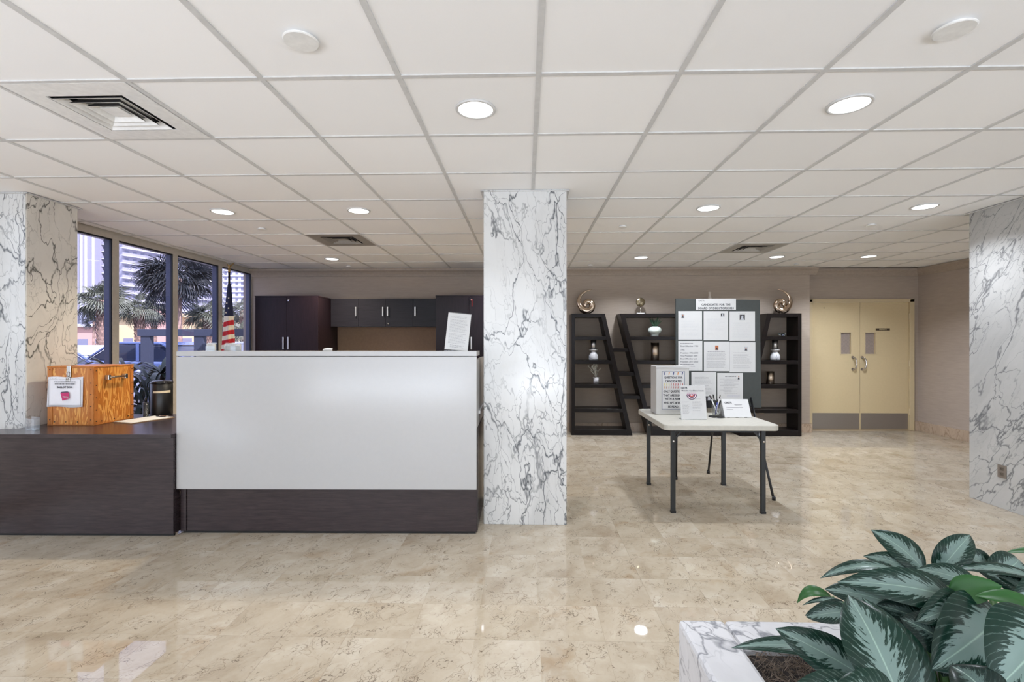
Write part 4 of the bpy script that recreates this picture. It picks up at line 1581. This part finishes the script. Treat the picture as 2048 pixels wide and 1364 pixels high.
lean_o(lines(11, -.092, -.03, yl, .150, .055, 42).build('print', M_INK, lf))
lean_o(lines(11, -.008, .075, yl, .160, .068, 43).build('print', M_INK, lf))
lean_o(lines(1, -.01, .075, yl, .175, .175, 44).build('print', M_INK, lf))

# ---- pen glass on a dark coaster
co = MB().lathe([(.0001, 0), (.068, 0), (.070, .003), (.066, .006), (.0001, .006)], n=32).build('coaster', M_BLACK)
co.location = (1.690, 4.335, TZ + .0005)
tag(co, 'round black coaster under the pen glass on the card table', 'coaster')
pg = empty('pen_glass', (1.690, 4.335, TZ + .0072))
tag(pg, 'small clear glass for pens on the black coaster', 'glass')
MB().lathe([(.0001, 0), (.030, 0), (.036, .012), (.043, .055), (.041, .10), (.039, .10), (.040, .055), (.033, .014), (.0001, .008)], n=28).build('bowl', glassy('clear_glass', (.94, .95, .95, 1), base=.06), pg, True)
PENS = [((.012, .0, .012), (-.060, .0, .185), M_WHITE, 'white ballpoint pen leaning left in the pen glass'),
        ((-.012, .006, .012), (.038, .010, .188), M_PAPER, 'white ballpoint pen with black cap leaning right in the pen glass'),
        ((-.014, -.006, .012), (.006, -.012, .15), plain('blue_plastic', srgb(40, 52, 130), .35), 'short blue pen upright in the pen glass'),
        ((.008, .010, .012), (-.022, .024, .19), M_DARKMETAL, 'dark grey pen leaning back in the pen glass')]
for a, b, m, lab in PENS:
    pe = empty('pen', (1.690, 4.335, TZ + .0072))
    tag(pe, lab, 'pen', 'pens in the pen glass')
    va, vb = Vector(a), Vector(b)
    MB().tube([va, va.lerp(vb, .08), va.lerp(vb, .80)], [.0015, .0052, .0052], 8).build('barrel', m, pe, True)
    MB().tube([va.lerp(vb, .801), vb], [.0062, .0058], 8).build('cap', M_BLACK, pe, True)
    MB().bar(va.lerp(vb, .84) + Vector((0, -.008, 0)), va.lerp(vb, 1.0) + Vector((0, -.009, 0)), .003, .002).build('pocket_clip', M_CHROME, pe)

# ---- slanted card, black box
cdx = empty('folded_card', (1.862, 4.30, TZ + .001))
tag(cdx, 'white slanted form card beside the pens at the right of the card table', 'card')
cm = MB().prism([(-.060 + .06, 0), (.006 + .06, 0), (.085, .150), (.078, .152)], -.115, .118, 'x')
cm.build('card_face', M_PAPER, cdx)
MB().prism([(.086, .150), (.081, .152), (.150, 0), (.155, 0)], -.110, .113, 'x').build('card_back', M_PAPER, cdx)
bl = box('form_stack', M_PAPER, -.117, .120, -.006, .068, 0, .004, cdx)
for k in range(3):
    box('clip_edge', M_BLACK, -.10 + k * .075, -.075 + k * .075, -.0085, -.0062, .0005, .0035, cdx)


def card_line(x0, x1, z, t, m, name):
    y = .513 * z - .0006
    q = MB().box(x0, x1, -.0005, 0, -t / 2, t / 2).build(name, m, cdx)
    q.location = (0, y - .0008, z)
    q.rotation_euler = (-.474, 0, 0)


o = text('lettering', 'CASTR', .021, (-.062, .513 * .122 - .0016, .122), M_BLACKINK, cdx)
o.rotation_euler = (PI / 2 - .474, 0, 0)
card_line(-.01, .055, .105, .004, M_INK, 'print_line')
card_line(-.085, .06, .085, .002, M_INK, 'print_line')
card_line(-.085, -.03, .068, .002, M_INK, 'print_line')
kb = empty('small_black_box', (1.800, 4.60, TZ + .001))
tag(kb, 'small black box with a grey lower band standing behind the pens', 'box')
box('body', M_BLACK, -.093, .093, .0, .06, .0445, .112, kb, .002)
box('grey_band', plain('weathered_grey', srgb(118, 112, 98), .6, var=.2, scale=12), -.090, .093, .001, .06, 0, .044, kb, .001)

# ================================================================ MARBLE PLANTER AND PLANT
PX, PY, PZ = .437, 1.405, .60
pn = empty('marble_planter', (PX, PY, 0))
tag(pn, 'low white marble planter box at the lower right with a leafy plant', 'planter')
RW = .128
box('side_wall', M_MARBLE_P, 0, RW, -1.9, -.002, 0, PZ, pn, .012)
box('back_wall', M_MARBLE_P, RW + .0005, 2.2, -RW, -.002, 0, PZ, pn, .012)
so_ = box('soil', M_SOIL, RW + .001, 2.19, -1.9, -RW - .001, .10, .578, pn)
fb = MB()
rf = random.Random(9)
for k in range(1900):
    x = RW + rf.uniform(.0, .34)
    y = -RW - rf.uniform(.0, .45)
    a = rf.uniform(0, 2 * PI)
    l = rf.uniform(.02, .05)
    z = .578 + rf.uniform(.002, .016)
    p0 = Vector((x, y, z))
    pts = [p0, p0 + Vector((math.cos(a) * l * .5, math.sin(a) * l * .5, rf.uniform(.002, .016))), p0 + Vector((math.cos(a + .8) * l, math.sin(a + .8) * l, rf.uniform(-.008, .004)))]
    if min(p.x for p in pts) < RW + .002 or max(p.y for p in pts) > -RW - .002:
        continue
    fb.tube(pts, .0007, 3)
fb.build('coir_fibres', M_COIR, pn, kind='stuff')

LEAVES = [
((0.652, 0.998, 0.881),(0.648, 0.858, 0.772),0.115,0.03,(-0.35, -0.7, 0.6),'silver'),
((0.707, 1.04, 0.856),(0.711, 0.9, 0.724),0.135,0.03,(0.35, -0.7, 0.6),'silver'),
((0.525, 1.035, 0.79),(0.677, 0.999, 0.719),0.085,0.02,(-0.35, -0.7, 0.6),'silver'),
((0.466, 1.113, 0.698),(0.685, 1.059, 0.712),0.05,0.03,(0, -0.35, 1),'silver'),
((0.467, 0.893, 0.742),(0.596, 0.856, 0.779),0.085,0.02,(0, -0.75, 0.65),'silver'),
((0.504, 0.814, 0.822),(0.586, 0.776, 0.799),0.11,0.02,(0, -0.75, 0.65),'silver'),
((0.643, 1.168, 0.771),(0.708, 1.14, 0.802),0.035,0.035,(0, -0.35, 1),'green'),
((0.695, 1.149, 0.817),(0.818, 1.083, 0.811),0.07,0.025,(0, -0.75, 0.65),'silver'),
((0.644, 1.148, 0.778),(0.722, 1.1, 0.804),0.02,0.02,(0, -0.35, 1),'silver'),
((0.633, 1.118, 0.771),(0.711, 1.1, 0.812),0.03,0.01,(0, -0.75, 0.65),'silver'),
((0.618, 1.087, 0.785),(0.694, 1.049, 0.821),0.045,0.01,(0, -0.75, 0.65),'silver'),
((0.74, 1.241, 0.797),(0.901, 1.205, 0.837),0.045,0.03,(0, -0.35, 1),'silver'),
((0.693, 1.099, 0.858),(0.925, 1.065, 0.837),0.085,0.045,(0, -0.75, 0.65),'silver'),
((0.91, 1.305, 0.897),(0.985, 1.227, 0.826),0.085,0.02,(0, -0.75, 0.65),'silver'),
((1.117, 1.251, 0.907),(1.015, 1.228, 0.818),0.07,0.05,(-0.35, -0.7, 0.6),'silver'),
((0.862, 1.264, 0.845),(0.978, 1.227, 0.821),0.055,0.02,(0, -0.75, 0.65),'silver'),
((1.058, 1.249, 0.879),(1.04, 1.229, 0.816),0.05,0.015,(0.35, -0.7, 0.6),'silver'),
((1.117, 1.291, 0.852),(1.199, 1.273, 0.796),0.075,0.015,(0, -0.75, 0.65),'silver'),
((1.278, 1.295, 0.828),(1.165, 1.252, 0.793),0.085,0.035,(0, -0.75, 0.65),'silver'),
((0.901, 1.145, 0.868),(0.992, 1.087, 0.854),0.06,0.02,(0, -0.75, 0.65),'silver'),
((1.02, 1.188, 0.849),(1.187, 1.153, 0.842),0.045,0.02,(0, -0.35, 1),'silver'),
((0.962, 1.006, 0.899),(0.892, 1.045, 0.864),0.058,0.012,(0, -0.75, 0.65),'green'),
((0.786, 1.002, 0.826),(0.928, 1.046, 0.843),0.075,0.03,(0, -0.75, 0.65),'silver'),
((0.768, 0.941, 0.77),(0.977, 1.027, 0.833),0.15,0.035,(0, -0.75, 0.65),'silver'),
((0.793, 0.842, 0.803),(0.938, 0.886, 0.89),0.15,0.03,(-0.35, -0.7, 0.6),'silver'),
((1.281, 1.335, 0.827),(1.374, 1.298, 0.836),0.025,0.015,(0, -0.35, 1),'green'),
((0.907, 1.005, 0.879),(1.006, 0.968, 0.87),0.05,0.015,(0, -0.35, 1),'green'),
((1.016, 1.048, 0.837),(1.145, 1.091, 0.872),0.06,0.015,(0, -0.75, 0.65),'silver'),
((0.878, 1.244, 0.776),(0.94, 1.226, 0.771),0.04,0.01,(0, -0.75, 0.65),'olive'),
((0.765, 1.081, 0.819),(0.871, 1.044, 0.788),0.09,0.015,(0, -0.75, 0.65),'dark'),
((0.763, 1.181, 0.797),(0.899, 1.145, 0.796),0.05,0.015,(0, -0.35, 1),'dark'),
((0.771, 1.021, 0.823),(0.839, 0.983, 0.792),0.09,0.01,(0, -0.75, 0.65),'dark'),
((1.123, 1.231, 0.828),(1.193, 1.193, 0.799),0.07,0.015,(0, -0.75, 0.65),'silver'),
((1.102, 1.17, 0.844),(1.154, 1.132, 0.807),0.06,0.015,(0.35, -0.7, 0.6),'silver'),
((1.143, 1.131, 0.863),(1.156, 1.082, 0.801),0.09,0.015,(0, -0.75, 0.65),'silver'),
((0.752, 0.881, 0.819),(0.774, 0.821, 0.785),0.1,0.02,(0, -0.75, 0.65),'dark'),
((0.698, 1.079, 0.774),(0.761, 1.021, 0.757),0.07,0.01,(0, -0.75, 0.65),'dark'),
((0.958, 0.986, 0.866),(0.994, 0.947, 0.845),0.06,0.01,(0, -0.75, 0.65),'silver'),
]
ag = empty('foliage_plant', (.95, 1.05, .545))
tag(ag, 'bushy plant with broad silver and dark green variegated leaves in the marble planter', 'plant')
AGO = Vector((.95, 1.05, .545))


def leaf_mesh(tip, base, W, arch, nrm, kind):
    tip, base = Vector(tip) - AGO, Vector(base) - AGO
    d = (tip - base)
    L_ = d.length
    d.normalize()
    n = Vector(nrm)
    n = (n - d * n.dot(d)).normalized()
    mid = (tip + base) / 2 + n * arch * 1.6 - d * L_ * .04
    NU, NV = 18, 10
    vs, uvs = [], []
    for i in range(NU + 1):
        t = i / NU
        p = base * (1 - t) ** 2 + mid * 2 * t * (1 - t) + tip * t * t
        dd = ((mid - base) * (1 - t) + (tip - mid) * t).normalized()
        nn = (n - dd * n.dot(dd)).normalized()
        w = dd.cross(nn)
        prof = (math.sin(PI * min(1, t) ** .80)) ** .72 * (1 - .12 * t)
        if t > .86:
            prof *= 1 - ((t - .86) / .14) ** 2 * .55
        for j in range(NV + 1):
            s = j / NV * 2 - 1
            fold = (abs(s) ** 1.3) * .16 * W - (abs(s) ** 4) * .12 * W
            wave = math.sin(t * 9 + s * 2.2) * .012 * W * abs(s)
            vs.append(p + w * (s * W / 2 * prof) + nn * ((fold + wave) * prof))
            uvs.append((t, (s + 1) / 2))
    fs = []
    for i in range(NU):
        for j in range(NV):
            a = i * (NV + 1) + j
            fs.append((a, a + 1, a + NV + 2, a + NV + 1))
    me = bpy.data.meshes.new('leaf')
    me.from_pydata([tuple(v) for v in vs], [], fs)
    uvl = me.uv_layers.new(name='UVMap')
    for poly_ in me.polygons:
        for li in poly_.loop_indices:
            uvl.data[li].uv = uvs[me.loops[li].vertex_index]
    me.polygons.foreach_set('use_smooth', [True] * len(me.polygons))
    me.materials.append(LEAFM[kind])
    o = bpy.data.objects.new('leaf', me)
    col.objects.link(o)
    o.parent = ag
    return o


rl = random.Random(3)
for k, (tip, base, W_, arch, nrm, kind) in enumerate(LEAVES):
    lo_ = leaf_mesh(tip, base, W_, arch, nrm, kind)
    b = Vector(base) - AGO
    root = Vector((max(-.26, min(.30, b.x * .6 + rl.uniform(-.03, .03))), max(-.22, min(.14, b.y * .5 + rl.uniform(-.03, .03))), .028))
    m_ = (b + root) / 2 + Vector((b.x - root.x, b.y - root.y, 0)) * -.18
    MB().tube([root, m_, b, b.lerp(Vector(tip) - AGO, .05)], [.007, .006, .0045, .003], 8).build('stem', M_STEM, ag, True)
# lower leaves that close the bush between the visible blades
for k in range(26):
    bx_, by_ = rl.uniform(.76, 1.30), rl.uniform(.78, 1.16)
    a = rl.uniform(0, 2 * PI)
    z = rl.uniform(.62, .74)
    ln = rl.uniform(.12, .18)
    tip = (max(.64, bx_ + math.cos(a) * ln), min(1.22, by_ + math.sin(a) * ln), z + rl.uniform(-.02, .03))
    base = (bx_, by_, z + .03)
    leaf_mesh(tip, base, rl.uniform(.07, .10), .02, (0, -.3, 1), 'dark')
    b = Vector(base) - AGO
    MB().tube([(b.x * .7, b.y * .7, .028), b], [.006, .004], 6).build('stem', M_STEM, ag, True)

# ================================================================ OUTDOORS, THROUGH THE WINDOWS
tag(box('ground', M_ASPHALT, -320, -4.52, -40, 420, -.30, -.02), kind='structure')

# low rail of the drive-up porch
rl_ = empty('porch_rail', (-5.9, 8.6, 0))
tag(rl_, 'blue-grey porch rail with square posts outside the windows', 'railing')
box('top_rail', M_RAIL, -1.06, 1.35, -.07, .07, 1.505, 1.63, rl_, .004)
for x in (-.93, .045, .98):
    box('post', M_RAIL, x - .085, x + .085, -.05, .05, -.02, 1.5045, rl_, .004)
for x0, x1 in ((-.843, -.042), (.132, .893)):
    box('lower_panel', M_RAIL, x0, x1, -.03, .03, -.02, .95, rl_)

wl = box('garden_wall', M_TOWERB, -26, -6.5, 13.5, 13.7, -.02, 1.315)
tag(wl, 'low white garden wall beyond the parked cars', 'wall')

# parked cars
def car(x, y, rz, paint, label):
    c = empty('parked_car', (x, y, -.02), rz)
    tag(c, label, 'car', 'cars parked outside the windows')
    L2 = 2.2
    prof = [(-2.2, .35), (-2.15, .75), (-1.95, .88), (-1.15, .95), (-.55, 1.38), (.75, 1.42), (1.45, 1.02), (2.05, .95), (2.2, .70), (2.2, .35)]
    lower = [(-2.2, .30), (2.2, .30), (2.2, .72), (2.05, .93), (1.5, .98), (-1.2, .93), (-1.95, .86), (-2.17, .72)]
    MB().prism(lower, -.86, .86, 'y').build('body', paint, c, bevel=.05, seg=3)
    cab = [(-1.15, .93), (1.45, .97), (.80, 1.36), (-.50, 1.34)]
    MB().prism(cab, -.74, .74, 'y').build('side_glass', M_CARGLASS, c, bevel=.03)
    MB().prism([(-.55, 1.345), (.84, 1.362), (.70, 1.43), (-.35, 1.425)], -.72, .72, 'y').build('roof', paint, c, bevel=.03, seg=3)
    for sy in (-.76, .76):
        m = MB()
        for (a, b) in (((-1.18, .93), (-.48, 1.37)), ((1.47, .97), (.80, 1.39)), ((.15, .95), (.15, 1.37))):
            m.bar((a[0], sy, a[1]), (b[0], sy, b[1]), .06, .03)
        m.build('pillar', paint, c)
    for sx in (-1.38, 1.38):
        for sy in (-.80, .80):
            w_ = MB().tube([(sx, sy - .1, .33), (sx, sy + .1, .33)], [.33, .33], 20).build('wheel', M_TYRE, c)
            MB().tube([(sx, sy - .11, .33), (sx, sy + .11, .33)], [.2, .2], 14).build('hub', M_BRUSHED, w_)
    for sy in (-.6, .6):
        box('lamp', M_LPHOTO, 2.17, 2.23, sy - .16, sy + .16, .66, .80, c)
    return c


car(-10.35, 9.0, .0, M_CARS[0], 'blue car beside the left marble column, at the edge of the first window')
car(-9.3, 12.35, PI, M_CARS[0], 'blue car parked by the garden wall, left of the porch rail')
car(-5.85, 10.4, .0, M_CARS[1], 'silver car just behind the porch rail')

# palms
def frond_mesh(mat, seed, seg=18, spread=2.5):
    """one fan leaf: stalk along +x, blade of drooping segments"""
    r = random.Random(seed)
    mb = MB()
    st_ = .55
    mb.tube([(0, 0, 0), (st_ * .5, 0, .04), (st_, 0, .02)], [.02, .015, .012], 4)
    for k in range(seg):
        a = (k / (seg - 1) - .5) * spread
        ln = (.62 + .30 * math.cos(a)) * r.uniform(.9, 1.1)
        d = Vector((math.cos(a), math.sin(a), 0))
        n = Vector((-math.sin(a), math.cos(a), 0))
        p0 = Vector((st_, 0, .02))
        p1 = p0 + d * ln * .55 + Vector((0, 0, .03))
        p2 = p0 + d * ln * .86 + Vector((0, 0, -.10 - .05 * r.random()))
        p3 = p0 + d * ln + Vector((0, 0, -.27 - .1 * r.random()))
        w = .027
        mb.add([p0, p1 - n * w + Vector((0, 0, .012)), p1 + n * w + Vector((0, 0, .012)), p2 - n * w * .6, p2 + n * w * .6, p3, p1 + Vector((0, 0, -.008))],
               [(0, 1, 6), (0, 6, 2), (1, 3, 6), (6, 4, 2), (6, 3, 5, 4)])
    return mb


FR = {}


def palm(x, y, zc, rad, trunk_r, n, mat, label, z0=-.02, lean=0.0, boots=True):
    p = empty('palm_tree', (x, y, z0))
    tag(p, label, 'palm tree', 'palm trees outside the windows')
    h = zc - z0
    r = random.Random(int(abs(x * 31 + y * 7)))
    MB().tube([(lean, 0, 0), (lean * .5, 0, h * .4), (0, 0, h)], [trunk_r * 1.15, trunk_r, trunk_r * .8], 12).build('trunk', M_TRUNK, p, True)
    if boots:
        bm_ = MB()
        zb = .6
        k = 0
        while zb < h - .1:
            for q in range(7):
                a = 2 * PI * q / 7 + (k % 2) * PI / 7
                c_ = Vector((lean * (1 - zb / h) + trunk_r * .92 * math.cos(a), trunk_r * .92 * math.sin(a), zb))
                o_ = Vector((math.cos(a), math.sin(a), 0))
                t_ = Vector((-math.sin(a), math.cos(a), 0))
                s_ = trunk_r * .42
                bm_.add([c_ - t_ * s_, c_ + t_ * s_, c_ + o_ * trunk_r * .32 + Vector((0, 0, .17)), c_ + Vector((0, 0, .15))], [(0, 1, 2), (0, 2, 3), (1, 3, 2), (0, 3, 1)])
            zb += .125
            k += 1
        bm_.build('frond_bases', M_TRUNK, p, kind='stuff')
    for k in range(n):
        key = (mat.name, k % 3)
        name = 'frond'
        if key not in FR:
            o = frond_mesh(mat, k, spread=2.2 + .35 * (k % 3)).build(name, mat, p)
            FR[key] = o
        else:
            o = bpy.data.objects.new(name, FR[key].data)
            col.objects.link(o)
            o.parent = p
        az = k * 2.399 + r.uniform(-.2, .2)
        f = k / max(1, n - 1)
        el = math.radians(78 - 128 * f ** .9 + r.uniform(-8, 8))
        o.location = (0, 0, h)
        o.rotation_mode = 'ZYX'
        o.rotation_euler = (r.uniform(-.5, .5), -el, az)
        sc = rad / 1.25 * r.uniform(.88, 1.1)
        o.scale = (sc, sc, sc)
    return p


palm(-14.6, 16.4, 2.85, 0.78, .16, 34, M_FROND, 'stout palm in the first window, trunk covered in old frond bases')
palm(-14.3, 17.6, 2.62, 0.71, .15, 32, M_FROND, 'stout palm in the second window, left of the porch rail', lean=.1)
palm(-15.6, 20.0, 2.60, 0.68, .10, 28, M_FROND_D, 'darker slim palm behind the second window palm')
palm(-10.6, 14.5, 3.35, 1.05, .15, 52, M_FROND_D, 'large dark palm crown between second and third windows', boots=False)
palm(-10.8, 16.3, 2.30, 0.71, .14, 36, M_FROND, 'sunlit low palm in the third window behind the rail')
palm(-11.9, 20.2, 2.75, 0.58, .11, 26, M_FROND, 'small palm in the fourth window behind the flag')
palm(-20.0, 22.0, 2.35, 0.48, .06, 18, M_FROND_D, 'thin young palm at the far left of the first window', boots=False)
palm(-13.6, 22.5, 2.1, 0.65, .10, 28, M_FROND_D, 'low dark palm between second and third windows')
palm(-8.6, 14.6, 1.65, 0.51, .08, 24, M_FROND, 'low pale palm at the right of the third window', boots=False)


# strap-leaved shrubs against the glass
def shrub(x, y, z, n, ln, label):
    s_ = empty('strap_leaf_shrub', (x, y, -.02))
    tag(s_, label, 'shrub', 'strap-leaved shrubs outside the windows')
    r = random.Random(int(abs(x * 100 + y * 10)))
    MB().tube([(0, 0, 0), (.02, 0, z)], [.05, .04], 8).build('stem', M_TRUNK, s_, True)
    for k in range(n):
        a = k * 2.399
        el = r.uniform(-.15, 1.25)
        l_ = ln * r.uniform(.75, 1.15)
        m = MB()
        pr_ = None
        vs, N_ = [], 6
        for i in range(N_ + 1):
            t = i / N_
            rr_ = l_ * t
            e_ = el - 1.1 * t * t
            c_ = Vector((math.cos(a) * rr_ * math.cos(e_), math.sin(a) * rr_ * math.cos(e_), z - .05 * (k % 5) + rr_ * math.sin(e_)))
            w_ = .030 * (math.sin(PI * min(1, t * .9 + .1)) ** .6) + .002
            nn = Vector((-math.sin(a), math.cos(a), 0))
            vs += [c_ - nn * w_, c_ + Vector((0, 0, -.006)), c_ + nn * w_]
        fs = []
        for i in range(N_):
            q = i * 3
            fs += [(q, q + 1, q + 4, q + 3), (q + 1, q + 2, q + 5, q + 4)]
        m.add(vs, fs).build('strap_leaf', M_STRAP, s_, True)


shrub(-5.20, 5.95, 1.02, 36, .62, 'dark strap-leaved shrub outside the first window')
shrub(-5.15, 6.72, .98, 36, .66, 'dark strap-leaved shrub outside the second window')
shrub(-5.00, 6.30, .50, 40, .60, 'low dark strap-leaved shrub between first and second windows')
shrub(-5.05, 7.25, .40, 34, .60, 'lowest dark strap-leaved shrub outside the third window')

# low pink and cream building behind the palms
lb_ = empty('low_building', (-50, 60, -.02))
tag(lb_, 'low pink and cream stucco building behind the palms', 'building')
box('pink_wing', M_PINK, -13, -2.5, 0, 8, 0, 3.4, lb_)
box('cream_wing', M_CREAMW, -2.45, 10, 1, 9, 0, 4.6, lb_)
box('roof_ledge', M_TOWERB, -13.4, -2.3, -.5, 8, 3.4, 3.75, lb_)
box('roof_ledge', M_CREAMW, -2.2, 10.3, .4, 9, 4.6, 5.1, lb_)
box('pink_tower', M_PINK, 2, 5.5, -.4, .95, 0, 5.6, lb_)
for x in (-12, -9.5, -7, -4.6):
    box('garage_opening', M_TOWERG, x, x + 1.7, -.06, 0, 1.0, 1.85, lb_)
for x in (-1.5, .2, 6.2, 8):
    box('garage_opening', M_TOWERG, x, x + 1.2, .94, 1, 1.0, 1.95, lb_)


def tower(x, y, rz, w_, dp, floors, fh, label, face, slab_out=1.0, n_win=8, z0=0, railing=True):
    t = empty('apartment_tower', (x, y, -.02), rz)
    tag(t, label, 'building')
    H_ = floors * fh
    box('tower_block', face, 0, w_, 0, dp, 0, H_, t)
    sl = rlm = None
    wm = MB()
    for k in range(1, floors + 1):
        z = k * fh
        if sl is None:
            sl = box('balcony_slab', M_TOWERB, -slab_out * .6, w_, -slab_out, -.01, 0, .32, t)
            sl.location = (0, 0, z)
            if railing:
                rlm = box('balcony_rail', M_TOWER, -slab_out * .6, w_, -slab_out, -slab_out + .1, .32, 1.25, t)
                rlm.location = (0, 0, z)
        else:
            inst(sl, 'balcony_slab', t, (0, 0, z))
            if railing:
                inst(rlm, 'balcony_rail', t, (0, 0, z))
        for q in range(n_win):
            xx = (q + .5) * w_ / n_win
            ww = w_ / n_win * .24
            wm.box(xx - ww, xx + ww, -.05, 0, z - fh + .9, z - .55)
    wm.build('windows', M_TOWERG, t, kind='stuff')
    return t


# receding block: facade turned so that its storeys run away to the right
tower(-161, 190, math.atan2(1, .36), 42, 4, 24, 3.0, 'pale apartment tower with long striped balconies in the second window', M_TOWERL, 1.6, 14)
t1 = tower(-205, 232, 0.0, 9, 20, 26, 3.5, 'tall pale tower with corner balconies in the first window', M_TOWER, 1.4, 2)
box('blank_wall', M_TOWER, -12, -1.0, -2.2, 18, 0, 91, t1)
for x in (-10.5, -8.2, -4.5):
    box('wall_rib', M_TOWERB, x, x + .9, -2.7, -2.21, 0, 91, t1)
tower(-172, 272, -.06, 60, 20, 26, 3.0, 'white apartment tower with a grid of windows in the last two windows', M_TOWERB, .6, 18, railing=False)


# ---------------------------------------------------------------- lettering becomes plain mesh
bpy.context.view_layer.update()
deps = bpy.context.evaluated_depsgraph_get()
for o in [q for q in bpy.data.objects if q.type == 'FONT']:
    me = bpy.data.meshes.new_from_object(o.evaluated_get(deps))
    nm = o.name.split('.')[0]
    n_o = bpy.data.objects.new(nm, me)
    col.objects.link(n_o)
    n_o.parent = o.parent
    n_o.location, n_o.scale = o.location, o.scale
    n_o.rotation_euler = o.rotation_euler
    bpy.data.objects.remove(o)
